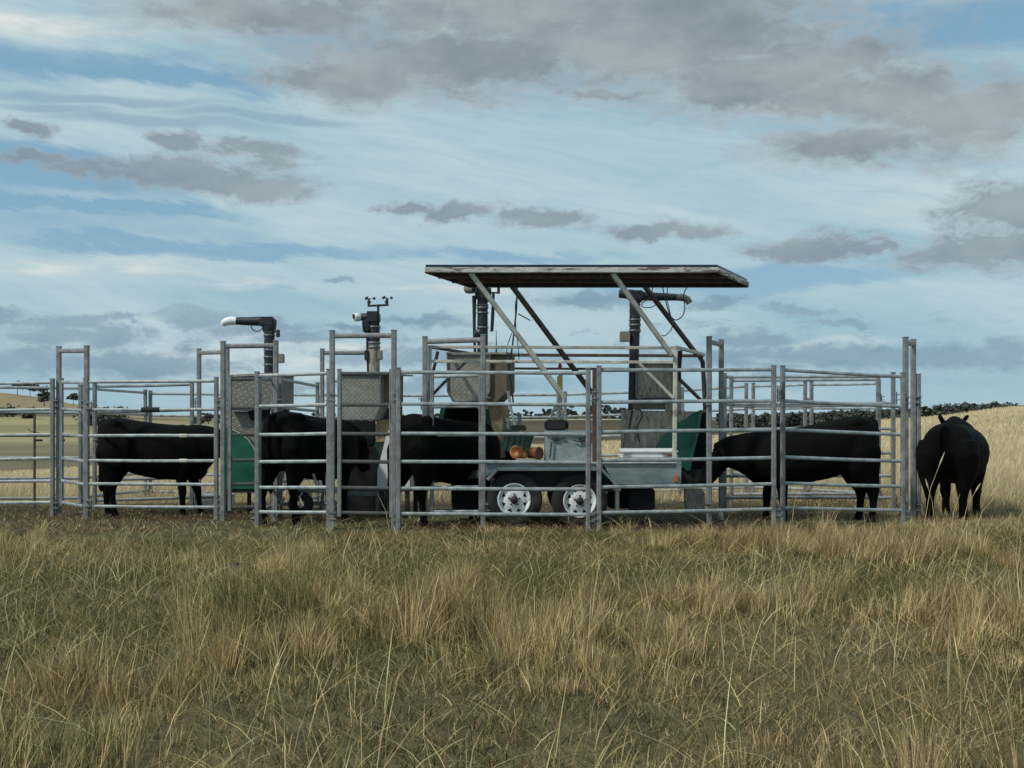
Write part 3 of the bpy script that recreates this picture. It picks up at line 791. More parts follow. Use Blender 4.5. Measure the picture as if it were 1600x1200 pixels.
m = MB(); m.prism(PXL([(762, 630), (784, 630), (785, 668), (781, 716), (778, 716)], Y3 + 0.0), DV * 0.4); m.build('body', TANP, t3)
m = MB(); m.prism(PXL([(784.5, 653), (795, 654), (795, 673), (783.5, 674)], Y3 + 0.1), DU * 0.01); lp = m.build('label_plate', WHITEP, t3)
m = MB()
for i, (a, b) in enumerate(((786, 788), (789, 792), (786, 790), (788, 791))):
    y = 656.5 + i * 4; m.box(W((a + b) / 2 + 1, y, Y3 + 0.095), ((b - a) * Y3 / F, 0.004, 0.012))
m.build('print_marks', BLACKP, lp)
m = MB(); m.tube(PXL([(754, 551), (754, 520), (754, 489), (754, 460)], Y3 + 0.1), [0.066, 0.066, 0.064, 0.066], 18); m.lathe(W(751, 522, Y3 + 0.1), (0, 0, 1), [(0.07, -0.05), (0.085, -0.045), (0.09, 0.03), (0.07, 0.055)], 18)
st = m.build('stack', BLACKP, t3)
bands(st, 754, (477, 481, 489, 512), Y3 + 0.1, 0.068)
m = MB(); m.box(W(755, 459, Y3 + 0.1), (0.20, 0.18, 0.19), ch=0.03); m.tube(PXL([(741, 462), (741, 480), (741, 517), (742, 550)], Y3 + 0.1), [0.028, 0.024, 0.018, 0.016], 10); m.build('stack_head', BLACKP, t3)
m = MB(); c = W(736, 451, Y3)
m.lathe(c, (0.85, -0.5, 0.0), [(0.0, -0.08), (0.05, -0.075), (0.062, -0.04), (0.062, 0.04), (0.056, 0.05), (0.05, 0.03)], 20); cm = m.build('camera', BEIGE, t3)
m = MB(); m.lathe(c, (0.85, -0.5, 0.0), [(0.0, 0.035), (0.048, 0.034), (0.05, 0.02)], 20); m.build('lens', BLACKP, cm)
m = MB(); m.bar(W(779, 446, Y3 + 0.1), W(779, 459, Y3 + 0.1), 0.035, 0.035, up=(0, 1, 0)); m.bar(W(767, 457.5, Y3 + 0.1), W(781, 457.5, Y3 + 0.1), 0.02, 0.02); m.tube(PXL([(771, 458), (770, 490), (768.5, 518)], Y3 + 0.1), [0.016, 0.022, 0.020], 10); m.build('sample_line', BLACKP, t3)
m = MB(); m.tube(PXL([(775.5, 551), (775.5, 544), (775.3, 516)], Y3), [0.012, 0.008, 0.003], 8); m.build('whip_aerial', RUSTY, t3)

m = MB(); m.prism(PXL([(703, 717), (764, 717), (760, 800), (706, 800)], Y3 + 0.05), DV * 0.6); m.build('pedestal', BLACKR, t3)

trim(t3, [(699, 554), (765, 554), (765, 610), (757, 627), (708, 627), (699, 611)], Y3 - 0.1)

# --- fourth station (on the trailer, facing right)
Y4 = 15.0
t4 = station('feeder with bright green hood at the right end of the trailer', 1040, Y4, 716)
m = MB(); m.prism(PXL([(993, 568), (1053, 568), (1053, 622), (993, 622)], Y4 - 0.1), DV * 0.7); m.build('feed_bin', PLATED, t4)
m = MB(); m.prism(PXL([(983, 622.5), (1054, 622.5), (1054, 626), (983, 626)], Y4 - 0.11), DV * 0.7); m.build('bin_floor', DARKST, t4)
m = MB(); m.prism(PXL([(986, 626.5), (1038, 626.5), (1038, 640), (990, 640)], Y4), DV * 0.5); m.prism(PXL([(1039, 626.5), (1056, 626.5), (1056, 642), (1039, 642)], Y4 - 0.02), DV * 0.5, 1); m.build('feed_chute', [BROWNP, PLATED], t4)
m = MB(); m.prism(PXL([(970, 640.5), (1090, 643), (1071, 658), (1060, 664), (1046, 672), (1034, 684), (1023, 701), (1020, 716), (970, 716)], Y4), DV * 0.8); m.build('body', PLATED, t4)
m = MB()
near = [(1094, 641.5), (1074, 653), (1059, 661.5), (1046, 671), (1034, 683), (1024, 700), (1021, 716), (1058, 722), (1072, 735), (1079, 735), (1083, 700)]
m.prism(PXL(near, Y4 - 0.03), DU * 0.02)
m.prism(PXL([(1096.5, 641.5), (1092, 641.5), (1078, 712), (1073, 735), (1077, 735), (1082.5, 712)], Y4 - 0.05), DU * 0.05)
m.prism(PXL([(1074, 652), (1094, 640.5), (1094, 642.5), (1074, 654)], Y4 - 0.03), DU * 0.42)
ho = m.build('hood', HOOD, t4)
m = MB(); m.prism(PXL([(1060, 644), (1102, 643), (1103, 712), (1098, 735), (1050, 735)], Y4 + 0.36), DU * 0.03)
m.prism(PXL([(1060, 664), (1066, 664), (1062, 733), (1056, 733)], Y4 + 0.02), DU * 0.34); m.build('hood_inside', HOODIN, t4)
m = MB(); m.prism(PXL([(1056, 735.5), (1098, 735.5), (1092, 762), (1060, 762)], Y4), DV * 0.7); m.build('trough', BLACKR, t4)
m = MB(); m.prism(PXL([(1068, 763), (1097, 763), (1101, 772), (1101, 796), (1069, 796)], Y4), DU * 0.02); m.build('skirt', PLATED, t4)
m = MB(); m.tube(PXL([(989, 640), (990, 600), (991, 545), (992, 505), (992, 470)], Y4 + 0.1), [0.062, 0.062, 0.062, 0.064, 0.066], 18); st = m.build('stack', BLACKP, t4)
m = MB(); corrugated(m, 992, 476, 520, Y4 + 0.1, 0.07); m.build('flexible_duct', BLACKP, st)
bands(st, 992, (500, 508, 517), Y4 + 0.1, 0.07)
m = MB(); m.tube(PXL([(967, 459), (985, 460), (1010, 463), (1057, 464.5)], Y4 + 0.1), [0.05, 0.062, 0.055, 0.042], 16); m.box(W(994, 463, Y4 + 0.1), (0.2, 0.18, 0.14), ch=0.03); m.build('stack_arm', BLACKP, t4)
m = MB(); m.tube(PXL([(1056.5, 464.5), (1068, 465), (1074, 468), (1078, 474)], Y4 + 0.1), [0.042, 0.045, 0.045, 0.04], 16); m.build('grey_elbow', pmat('grey_duct', (0.10, 0.095, 0.09), 0.6), t4)
m = MB(); m.box(W(976.5, 526, Y4 + 0.05), (0.125, 0.1, 0.125), ch=0.008); m.build('junction_box', BEIGE, t4)
cable([(1035, 447, Y4), (1040, 470, Y4), (1046, 490, Y4), (1055, 500, Y4), (1066, 494, Y4), (1070, 480, Y4), (1068, 462, Y4), (1073, 449, Y4)], 0.007, 'cable', t4)
cable([(1043, 447, Y4), (1043, 470, Y4), (1048, 494, Y4), (1050, 512, Y4), (1040, 524, Y4), (1034, 524, Y4)], 0.006, 'cable', t4)
cable([(1020, 448, Y4), (1016, 465, Y4), (1004, 473, Y4), (1005, 480, Y4), (1018, 480, Y4), (1028, 474, Y4)], 0.006, 'cable', t4)
cable([(988, 640, Y4 - 0.06), (986, 655, Y4 - 0.06), (983, 670, Y4 - 0.06)], 0.012, 'cable', t4)

trim(t4, [(994, 569), (1052, 569), (1052, 621), (994, 621)], Y4 - 0.1)
cable([(1000, 640, Y4 - 0.06), (1003, 650, Y4 - 0.06), (996, 668, Y4 - 0.06), (999, 690, Y4 - 0.06)], 0.008, 'cable', t4)

# ------------------------------------------------------------------ the trailer
YT, YB = 14.3, 15.8            # near and far side
tr = thing('flatbed_trailer', 'galvanised tandem-axle trailer with white spoked wheels, steel frame and rusty solar roof', 'trailer', W(905, 826, 15.0))
DT = Vector((0.0, YB - YT, 0))
m = MB()
a, b = W(757, 725, YT), W(1064, 725, YT)
m.prism([a, b, b - Vector((0, 0, 0.02)), a - Vector((0, 0, 0.02))], DT); m.build('deck', GALVP, tr)
m = MB(); m.bar(W(757, 723.5, YT - 0.03), W(1064, 723.5, YT - 0.03), 0.035, 0.03, n=12); m.build('side_rail', GALV, tr)
m = MB(); m.prism(PXL([(757, 726.5), (942, 726.5), (942, 731.5), (775, 731.5), (757, 746)], YT - 0.01), (0, 0.012, 0)); m.build('side_panel', SHEET, tr)
m = MB(); m.prism(PXL([(943, 726.5), (1061, 726.5), (1058, 757), (962, 757)], YT - 0.02), (0, 0.012, 0)); m.build('side_panel', SHEET, tr)
m = MB()
pr = [(762, 748), (777, 732), (938, 732), (962, 757)]
for i in range(3):
    p, q = W(*pr[i], YT - 0.03), W(*pr[i + 1], YT - 0.03); off = Vector((0, -0.22, 0))
    nrm = (q - p).cross(off).normalized() * 0.012
    m.prism([p, q, q + off, p + off], nrm)
    m.bar(p + off, q + off, 0.02, 0.035)
m.build('mudguard', SHEET, tr)
m = MB(); m.prism(PXL([(766, 746), (779, 733), (937, 733), (958, 755), (958, 768), (766, 768)], YT + 0.10), (0, 0.02, 0)); m.build('wheel_arch', DARKST, tr)
m = MB()
for yy in (YT + 0.22, YB - 0.25):
    m.bar(W(757, 0, 1) * 0 + Vector(((757 - 800) * YT / F, yy, 0.60)), Vector(((1060 - 800) * YT / F, yy, 0.60)), 0.06, 0.12)
m.bar(Vector((-0.3, YT + 0.2, 0.60)), Vector((-1.05, (YT + YB) / 2, 0.5)), 0.06, 0.1); m.bar(Vector((-0.3, YB - 0.2, 0.60)), Vector((-1.05, (YT + YB) / 2, 0.5)), 0.06, 0.1)
for px in (804, 906):
    x = (px - 800) * YT / F; m.bar(Vector((x, YT + 0.05, 0.3)), Vector((x, YB - 0.05, 0.3)), 0.05, 0.05)
    for yy in (YT + 0.2, YB - 0.2):
        m.bar(Vector((x - 0.28, yy, 0.50)), Vector((x, yy, 0.34)), 0.06, 0.02); m.bar(Vector((x, yy, 0.34)), Vector((x + 0.28, yy, 0.50)), 0.06, 0.02)
m.build('chassis', GALVD, tr)


def wheel(cx, yc, zc, side, label=None):
    """side -1: face towards the camera. White spoked steel rim with eight holes in a black tyre"""
    c = Vector((cx, yc, zc)); ax = Vector((0, side, 0))
    m = MB(); m.lathe(c, ax, [(0.185, -0.09), (0.25, -0.095), (0.305, -0.085), (0.322, -0.06), (0.326, 0.0), (0.322, 0.06), (0.305, 0.085), (0.25, 0.095), (0.186, 0.088), (0.186, -0.09)], 48)
    w = m.build('wheel', TYRE, tr)
    m = MB(); n = 96
    m.lathe(c, ax, [(0.187, 0.07), (0.192, 0.096), (0.184, 0.099), (0.172, 0.088), (0.166, 0.055), (0.158, 0.045)], 48)
    u, v = Vector((1, 0, 0)), Vector((0, 0, 1))
    def ring(r0, h0, r1, h1, holes=False):
        vs, fs = [], []
        for k in range(n):
            a = 2 * math.pi * k / n
            dv = u * math.cos(a) + v * math.sin(a)
            vs += [c + ax * h0 + dv * r0, c + ax * h1 + dv * r1]
        for k in range(n):
            if holes:
                f = (k % 12 + 0.5) / 12
                lim = holes
                if abs(f - 0.5) < lim: continue
            j = (k + 1) % n
            fs.append((2 * k, 2 * j, 2 * j + 1, 2 * k + 1))
        m.add(vs, fs, 0, True)
    ring(0.158, 0.045, 0.146, 0.050); ring(0.146, 0.050, 0.134, 0.058, 0.24); ring(0.134, 0.058, 0.121, 0.066, 0.17); ring(0.121, 0.066, 0.109, 0.072, 0.09)
    ring(0.109, 0.072, 0.080, 0.080); ring(0.080, 0.080, 0.045, 0.078)
    m.build('rim', RIM, w)
    m = MB(); m.lathe(c, ax, [(0.16, -0.03), (0.155, 0.03), (0.0, 0.032)], 32); m.build('brake_drum', BLACKR, w)
    m = MB(); m.lathe(c, ax, [(0.045, 0.05), (0.045, 0.12), (0.036, 0.135), (0.0, 0.137)], 20)
    for k in range(5):
        a = 2 * math.pi * k / 5 + 0.3; m.lathe(c + (u * math.cos(a) + v * math.sin(a)) * 0.062, ax, [(0.011, 0.07), (0.011, 0.098), (0.0, 0.1)], 6)
    m.build('hub', DARKST, w)


for px, py in ((803.5, 781), (906, 783)):
    p = W(px, py, 14.12)
    wheel(p.x, 14.20, p.z, -1); wheel(p.x, YB + 0.10, p.z, 1)
# rear corner post, tail light, rear stand, battery box
m = MB(); m.prism(PXL([(1058, 720), (1065, 716), (1064, 757), (1053, 757)], YT - 0.05), (0, 0.08, 0)); cp = m.build('corner_post', SHEET, tr)
m = MB(); m.box(W(1056.5, 748, YT - 0.06), (0.05, 0.03, 0.075), ch=0.006); m.build('tail_light', ORANGE, cp)
m = MB(); m.bar(W(964, 757, YT + 0.05), W(964, 798, YT + 0.05), 0.05, 0.05, up=(0, 1, 0)); m.box(W(964, 764, YT + 0.03), (0.08, 0.06, 0.03)); m.build('stand_leg', CREAM, tr)
m = MB(); m.box(W(1000, 779, YT + 0.45), (0.32, 0.4, 0.26), ch=0.02); m.build('battery_box', BLACKR, tr)
m = MB(); m.box(W(965, 778, YT + 0.6), (0.24, 0.3, 0.24), ch=0.02); m.build('battery_box', BLACKR, tr)
m = MB(); m.bar(W(945, 759, YT + 0.02), W(1062, 759, YT + 0.02), 0.05, 0.04); m.build('rear_beam', GALVD, tr)
# upper frame
YF, YFB = 14.35, 15.9


def fr(a, b, w, h, name, mat, **k):
    m = MB(); m.bar(W(*a), W(*b), w, h, **k); return m.build(name, mat, tr)


fr((670, 542, YF), (1056, 543.5, YF), 0.035, 0.035, 'frame_rail', CREAM)
fr((674, 564.5, YF), (1054, 566, YF), 0.03, 0.035, 'frame_rail', CREAM)
fr((738, 554.5, YFB), (1099, 556, YFB), 0.035, 0.04, 'frame_rail', RUSTY)
fr((742, 575.5, YFB), (1099, 577, YFB), 0.03, 0.03, 'frame_rail', DARKST)
fr((671, 542, YF), (739, 553, YFB), 0.035, 0.035, 'frame_rail', RUSTY)
fr((1056, 542.5, YF), (1100, 554, YFB), 0.035, 0.04, 'frame_rail', CREAM)
fr((672, 543, YF), (670, 724, YF), 0.04, 0.04, 'frame_post', CREAM, up=(0, 1, 0))
fr((1055.5, 545, YF - 0.0), (1054, 716, YF), 0.05, 0.05, 'frame_post', CREAM, up=(0, 1, 0))
fr((929, 577, YF + 0.02), (929, 722, YF + 0.02), 0.05, 0.05, 'frame_post', RUSTY, up=(0, 1, 0))
m = MB(); m.tube(PXL([(1092, 555), (1098, 566), (1100, 600), (1102, 640), (1102, 720)], YFB), 0.03, 8); m.build('frame_post', DARKST, tr)
m = MB(); m.tube(PXL([(684, 549), (677, 580), (672, 620)], YF + 0.3), 0.02, 8); m.build('frame_post', DARKST, tr)
fr((1063, 548, YF + 0.03), (1060, 592, YF + 0.1), 0.05, 0.03, 'frame_post', DARKST, up=(0, 1, 0))
fr((998, 567, YF - 0.03), (1052, 622, YF - 0.03), 0.028, 0.034, 'brace', CREAM)
fr((1061, 592, YF + 0.2), (1096, 626, YFB - 0.1), 0.035, 0.04, 'brace', RUSTY)
fr((707, 584, YF - 0.03), (672, 621, YF - 0.03), 0.03, 0.034, 'brace', RUSTY)
fr((727, 567, YF + 0.02), (707, 584, YF - 0.03), 0.02, 0.024, 'brace', DARKST)
fr((735.5, 427, 13.98), (830, 552, 14.22), 0.045, 0.055, 'roof_strut', CREAM)
fr((829, 550.5, 14.22), (881, 621, 14.34), 0.055, 0.06, 'roof_strut', CREAM)
fr((800, 447, 14.85), (924, 613, 15.5), 0.045, 0.06, 'roof_strut', RUSTY)
fr((957, 427, 13.98), (1049, 554, 14.3), 0.045, 0.055, 'roof_strut', CREAM)
fr((1007, 447, 14.85), (1088, 553, 15.8), 0.045, 0.06, 'roof_strut', RUSTY)
# mast with a yellow sleeve behind the toolbox
ms = MB(); ms.bar(W(876, 580, 14.9), W(876, 664, 14.9), 0.05, 0.05, up=(0, 1, 0), n=12); mo = ms.build('mast', CREAM, tr)
q = MB(); q.tube(PXL([(874.5, 588), (874.5, 613)], 14.85), 0.032, 14); q.build('yellow_sleeve', YELLOW, mo)
q = MB(); q.tube(PXL([(875, 565), (875, 577)], 14.9), [0.012, 0.022], 10); q.box(W(875, 572, 14.9), (0.05, 0.03, 0.02)); q.build('red_valve', pmat("red_paint", (0.25, 0.03, 0.025), 0.5), mo)
q = MB(); q.tube([W(870 + 8 * math.cos(R(a)), 648 + 9 * math.sin(R(a)), 14.8) for a in range(160, 470, 20)], 0.016, 8); q.tube(PXL([(872, 630), (866, 638), (863, 650)], 14.8), 0.016, 8); q.build('hose_coil', CREAM, mo)
m = MB(); m.bar(W(794, 611, 14.9), W(798, 640, 14.9), 0.04, 0.05, up=(0, 1, 0)); m.bar(W(798, 638, 14.9), W(806, 668, 14.9), 0.035, 0.06, up=(0, 1, 0)); m.build('lever_arm', GALV, tr)
m = MB(); m.bar(W(812, 646, 15.2), W(812, 668, 15.2), 0.05, 0.03, up=(0, 1, 0)); m.build('bracket', GALV, tr)
cable([(808, 447, 14.7), (807, 480, 14.7), (803, 520, 14.7), (800, 545, 14.7), (796, 570, 14.7), (799, 600, 14.7), (802, 630, 14.7)], 0.010, 'cable', tr)
cable([(809, 490, 14.7), (820, 496, 14.7), (829, 501, 14.7)], 0.007, 'cable', tr)
cable([(805, 470, 14.7), (806, 510, 14.7), (810, 545, 14.7), (811, 562, 14.7)], 0.005, 'cable', tr)
cable([(800, 520, 14.7), (793, 540, 14.7), (791, 560, 14.7)], 0.005, 'cable', tr)
# solar roof
ya, yb = 13.95, 14.62
A0, B0 = W(664, 413.5, ya), W(1122, 413.5, ya)
D0, C0 = W(1168, 436, yb), W(733, 436, yb)
C0 = A0 + (D0 - B0)
nv = (B0 - A0).cross(C0 - A0).normalized()
if nv.z < 0: nv = -nv
th = 0.085
m = MB(); m.prism([p - nv * 0.035 for p in (A0 + (B0 - A0) * 0.012, B0 - (B0 - A0) * 0.012, D0 - (B0 - A0) * 0.012, C0 + (B0 - A0) * 0.012)], -nv * 0.02)
rf = m.build('solar_roof', ROOFU, tr)
m = MB()
for k in range(3):
    f0, f1 = k / 3 + 0.002, (k + 1) / 3 - 0.002
    m.prism([A0 + (B0 - A0) * f0, A0 + (B0 - A0) * f1, C0 + (D0 - C0) * f1, C0 + (D0 - C0) * f0], -nv * 0.03)
m.build('solar_panel', SOLAR, rf)
m = MB(); z1 = nv * 0.065
m.bar(A0 - z1, B0 - z1, 0.035, 0.062, up=nv); m.build('front_fascia', FASCIA, rf)
m = MB(); m.bar(B0 - z1 + (D0 - B0) * 0.02, D0 - z1, 0.035, 0.062, up=nv); m.build('end_fascia', FASCIA, rf)
m = MB(); m.bar(A0 - z1 + (C0 - A0) * 0.03, C0 - z1, 0.035, 0.062, up=nv); m.bar(C0 - z1 * 1.05, D0 - z1 * 1.05, 0.035, 0.07, up=nv); m.build('rear_fascia', DARKST, rf)
for f in (0.3, 0.62):
    m = MB(); a = A0 + (C0 - A0) * f - nv * 0.085; b = B0 + (D0 - B0) * f - nv * 0.085; m.bar(a, b, 0.05, 0.05, up=nv); m.build('purlin', RUSTY, rf)

# ------------------------------------------------------------------ loads on the trailer
def load(mb, name, mats, label, cat, o): return tag(mb.build(name, mats, None, o), label, cat)


tb = thing('toolbox', 'silver tread-plate toolbox with dark latches on the trailer deck', 'toolbox', W(892, 724, 14.6))
m = MB(); m.box(W(892, 699.5, 14.7), (83 * 14.6 / F, 0.42, 46.5 * 14.6 / F), ch=0.008); m.build('box_body', TOOL, tb)
m = MB(); m.box(W(892, 675.0, 14.68), (85 * 14.6 / F, 0.46, 0.03), ch=0.006); m.build('lid', TOOL, tb)
for px in (868, 910):
    q = MB(); q.box(W(px, 686, 14.47), (0.09, 0.02, 0.035), ch=0.004); q.box(W(px + 9, 685, 14.47), (0.10, 0.012, 0.015)); q.build('latch', DARKST, tb)
q = MB(); q.tube(PXL([(862, 690), (861, 700), (859, 716)], 14.46), 0.008, 6); q.build('strap', DARKST, tb)
q = MB(); q.tube(PXL([(895, 687), (903, 690), (912, 687), (917, 685)], 14.46), 0.008, 6); q.build('strap', DARKST, tb)

wb = thing('storage_slab', 'white shallow box with grey seams lying on the trailer in front of the right feeder', 'box', W(1015, 718, 14.6))
m = MB(); m.box(W(1012, 712, 14.62), (89 * 14.5 / F, 0.35, 7 * 14.5 / F), ch=0.012); m.build('box_body', WHITEP, wb)
m = MB(); m.box(W(1012, 704.5, 14.62), (90 * 14.5 / F, 0.37, 7.5 * 14.5 / F), ch=0.02); m.build('lid', WHITEP, wb)
for px in (977, 1040):
    m = MB(); m.box(W(px, 708, 14.43), (0.10, 0.015, 0.018), ch=0.003); m.build('latch', PLATED, wb)
m = MB(); m.box(W(1050, 711, 14.42), (0.12, 0.02, 0.02), ch=0.004); m.build('red_tie', pmat("red_strap", (0.20, 0.05, 0.045), 0.6), wb)

m = MB(); rot = Matrix.Rotation(R(14), 3, 'Y'); c = W(808, 692, 14.75)
m.box(c, (0.33, 0.36, 0.26), rot, ch=0.02)
for k in range(5): m.box(c + rot @ Vector((-0.13 + k * 0.065, -0.185, 0)), (0.03, 0.02, 0.24), rot, ch=0.004)
m.box(c + rot @ Vector((0, 0, 0.125)), (0.36, 0.39, 0.025), rot, ch=0.006)
load(m, 'plastic_tub', HOODD, 'dark green ribbed tub leaning to the right behind the orange pot', 'tub', W(808, 712, 14.75))
m = MB(); m.box(W(810, 669.5, 14.75), (0.19, 0.2, 0.05), ch=0.01); m.box(W(810, 665.5, 14.75), (0.17, 0.18, 0.02), ch=0.005)
load(m, 'battery', BLACKR, 'flat black battery lying on top of the leaning green tub', 'battery', W(810, 673, 14.75))
m = MB(); m.box(W(868, 664.5, 14.7), (0.26, 0.24, 0.12), ch=0.018); m.box(W(884, 664, 14.7), (0.06, 0.16, 0.10), ch=0.01); m.box(W(868, 656.5, 14.7), (0.2, 0.18, 0.02), ch=0.005)
load(m, 'battery', BLACKR, 'tall black battery case standing on the silver toolbox lid', 'battery', W(868, 673, 14.7))
m = MB(); c = W(809, 707, 14.5); ax = Vector((-0.45, -0.85, 0.12)).normalized()
m.lathe(c, ax, [(0.0, -0.08), (0.055, -0.08), (0.068, -0.04), (0.074, 0.035), (0.080, 0.045), (0.078, 0.055), (0.066, 0.05), (0.05, 0.02), (0.0, 0.01)], 24)
m.lathe(c + Vector((0.07, -0.03, -0.03)), Vector((0.5, -0.8, 0.2)), [(0.0, -0.05), (0.035, -0.045), (0.045, 0.0), (0.03, 0.04), (0.0, 0.045)], 12)
load(m, 'plastic_pot', TERRA, 'orange rounded pot lying beside the brown one on the trailer', 'pot', W(810, 718, 14.5))
m = MB(); c = W(836, 708, 14.5); ax = Vector((0.72, -0.69, 0.0)).normalized()
m.lathe(c, ax, [(0.0, -0.11), (0.05, -0.11), (0.064, -0.08), (0.074, 0.05), (0.078, 0.06), (0.074, 0.072), (0.05, 0.064), (0.0, 0.06)], 24)
load(m, 'plastic_pot', BROWN, 'dark brown pot lying on its side next to the orange one', 'pot', W(836, 718, 14.5))

# steel picket and wire left
pk = thing('fence_picket', 'thin dark steel picket with wire clips standing left of the yard', 'picket', W(54, 796, 17.0))
m = MB(); m.bar(W(54, 648, 17.0), W(54, 800, 17.0), 0.030, 0.022, up=(0, 1, 0)); m.bar(W(54, 648, 17.02), W(54, 800, 17.02), 0.012, 0.045, up=(0, 1, 0)); m.build('picket_post', RUSTY, pk)
m = MB(); m.box(W(61, 688, 17.0), (0.10, 0.03, 0.03), ch=0.008); m.build('insulator', BLACKR, pk)
m = MB(); m.tube(PXL([(44, 670), (49, 675), (54, 674), (62, 677)], 16.98), 0.006, 6); m.build('wire_tie', RUSTY, pk)
for i, (px, py) in enumerate(((98.5, 688), (152.5, 690))):
    m = MB(); c = W(px, py, 16.6 if i == 0 else 16.7); m.lathe(c, (0, 1, 0), [(0, -0.03), (0.018, -0.03), (0.022, 0), (0.018, 0.03), (0, 0.03)], 12); m.tube([c, c + Vector((-0.06, 0, 0.015))], 0.008, 6)
    tag(m.build('insulator', BLACKR, None, c), ['small black fence insulator between the posts of the leftmost gate frame', 'small black insulator on the panel post just left of the first cow'][i], 'insulator')

# water trough low behind leftmost cow's head and dark bucket
m = MB(); m.box(W(332, 783, 17.6), (0.55, 0.4, 0.18), ch=0.02); m.box(W(332, 773.5, 17.6), (0.58, 0.43, 0.02))
load(m, 'water_trough', GALV, 'low pale trough on the ground under the head of the leftmost cow', 'trough', W(332, 794, 17.6))

# ------------------------------------------------------------------ cattle


def cow_mesh(head, legs=(0, 0, 0, 0), name='cow', wide=1.0, headyaw=0.0, perk=0.0, slope=0.09, pw0=0.85, hip=1.0, belly=1.08):
    m = MB()

    def loft(secs, n=24, pw=pw0):
        rings = []
        for (x, y, z, hw, hh, tilt) in secs:
            rg = []
            for k in range(n):
                a = 2 * math.pi * k / n; ca, sa = math.cos(a), math.sin(a)
                ly = hw * math.copysign(abs(ca) ** pw, ca); lz = hh * math.copysign(abs(sa) ** pw, sa)
                if lz < 0 and n == 24: lz *= belly
                rg.append(Vector((x - lz * math.sin(tilt), y + ly, z + lz * math.cos(tilt))))
            rings.append(rg)
        vs = [p for r in rings for p in r]; fs = []
        for j in range(len(rings) - 1):
            for k in range(n):
                fs.append((j * n + k, j * n + (k + 1) % n, (j + 1) * n + (k + 1) % n, (j + 1) * n + k))
        fs += [tuple(range(n))[::-1], tuple(range((len(rings) - 1) * n, len(rings) * n))]
        m.add(vs, fs)
    w = wide
    loft([(-0.80, 0, 1.02, .08, .13, 0), (-0.77, 0, 1.01, .17 * w, .22, 0), (-.70, 0, .995, .23 * w, .275, 0), (-.58, 0, .985, .275 * w, .315, 0), (-.42, 0, .965, .29 * w, .325, 0),
          (-.2, 0, .93, .325 * w, .345, 0), (.05, 0, .905, .35 * w, .36, 0), (.28, 0, .90, .34 * w, .365, 0), (.48, 0, .905, .29 * w, .355, 0), (.64, 0, .915, .23 * w, .31, 0), (.76, 0, .91, .15 * w, .22, 0)])
    # hip bones and tail head, withers
    loft([(-.62, -.17 * w * hip, 1.21 - .06 * (1 - hip), .05, .05, 0), (-.5, -.19 * w * hip, 1.22 - .06 * (1 - hip), .07, .06, 0), (-.38, -.17 * w * hip, 1.2, .05, .05, 0)], 10)
    loft([(-.62, .17 * w * hip, 1.21 - .06 * (1 - hip), .05, .05, 0), (-.5, .19 * w * hip, 1.22 - .06 * (1 - hip), .07, .06, 0), (-.38, .17 * w * hip, 1.2, .05, .05, 0)], 10)
    loft([(.2, 0, 1.17, .10, .08, 0), (.42, 0, 1.19, .12, .09, 0), (.62, 0, 1.12, .09, .09, 0)], 12)
    # legs
    for i, (sx, sy) in enumerate(((-1, -1), (-1, 1), (1, -1), (1, 1))):
        o = legs[i]; y = 0.18 * sy * w
        if sx < 0:
            pts = [(-.56, y * .8, 1.02), (-.585, y, .86), (-.575 + o * .3, y * 1.05, .68), (-.62 + o * .6, y, .53), (-.665 + o * .8, y * .95, .42), (-.66 + o * .95, y * .95, .30), (-.645 + o, y * .95, .14), (-.63 + o, y * .95, .085), (-.615 + o, y * .95, .03), (-.61 + o, y * .95, -.01)]
            rad = [(.20, .15), (.225, .15), (.205, .125), (.14, .09), (.085, .062), (.047, .042), (.045, .042), (.05, .047), (.062, .055), (.066, .058)]
        else:
            pts = [(.46, y * .8, .92), (.46, y, .74), (.43 + o * .3, y, .60), (.44 + o * .6, y * .95, .46), (.455 + o * .8, y * .92, .35), (.455 + o * .9, y * .92, .24), (.455 + o, y * .92, .13), (.46 + o, y * .92, .085), (.475 + o, y * .92, .03), (.48 + o, y * .92, -.01)]
            rad = [(.16, .10), (.145, .10), (.105, .08), (.07, .06), (.06, .052), (.044, .04), (.042, .04), (.048, .045), (.06, .054), (.063, .057)]
        if w > 1.1: rad = [(a * 1.12, b * 1.3) for a, b in rad]
        m.tube(pts, rad, 14)
    # neck and head
    poll, muz = Vector(head[0]), Vector(head[1])
    cyaw = Matrix.Rotation(headyaw, 3, 'Z'); piv = Vector((.6, 0, 0.95))
    fix = lambda p: piv + cyaw @ (Vector(p) - piv)
    base = Vector((.56, 0, .95)); mid = base.lerp(poll, 0.5) + Vector((0.0, 0, 0.03))
    m.tube([base, base.lerp(mid, .5), fix(mid), fix(mid.lerp(poll, .55)), fix(poll + Vector((0.02, 0, -.03)))], [(.34, .22), (.32, .19), (.265, .16), (.205, .135), (.14, .12)], 18)
    hd = (muz - poll)
    hs = [0.0, .16, .38, .6, .8, .95, 1.03]; rr = [(.11, .105), (.145, .125), (.15, .12), (.12, .092), (.095, .078), (.09, .08), (.055, .05)]
    drop = Vector((-hd.z, 0, hd.x)).normalized() * -0.04
    m.tube([fix(poll + hd * h + drop * (1 if 0.1 < h < .9 else .6)) for h in hs], rr, 16)
    dn = Vector((-hd.z, 0, hd.x)).normalized()
    # dewlap/brisket, ears, tail, nostril bulge, brow
    m.tube([(.70, 0, .70), (.62, 0, .62), (.48, 0, .575)], [(.10, .07), (.12, .09), (.08, .1)], 12)
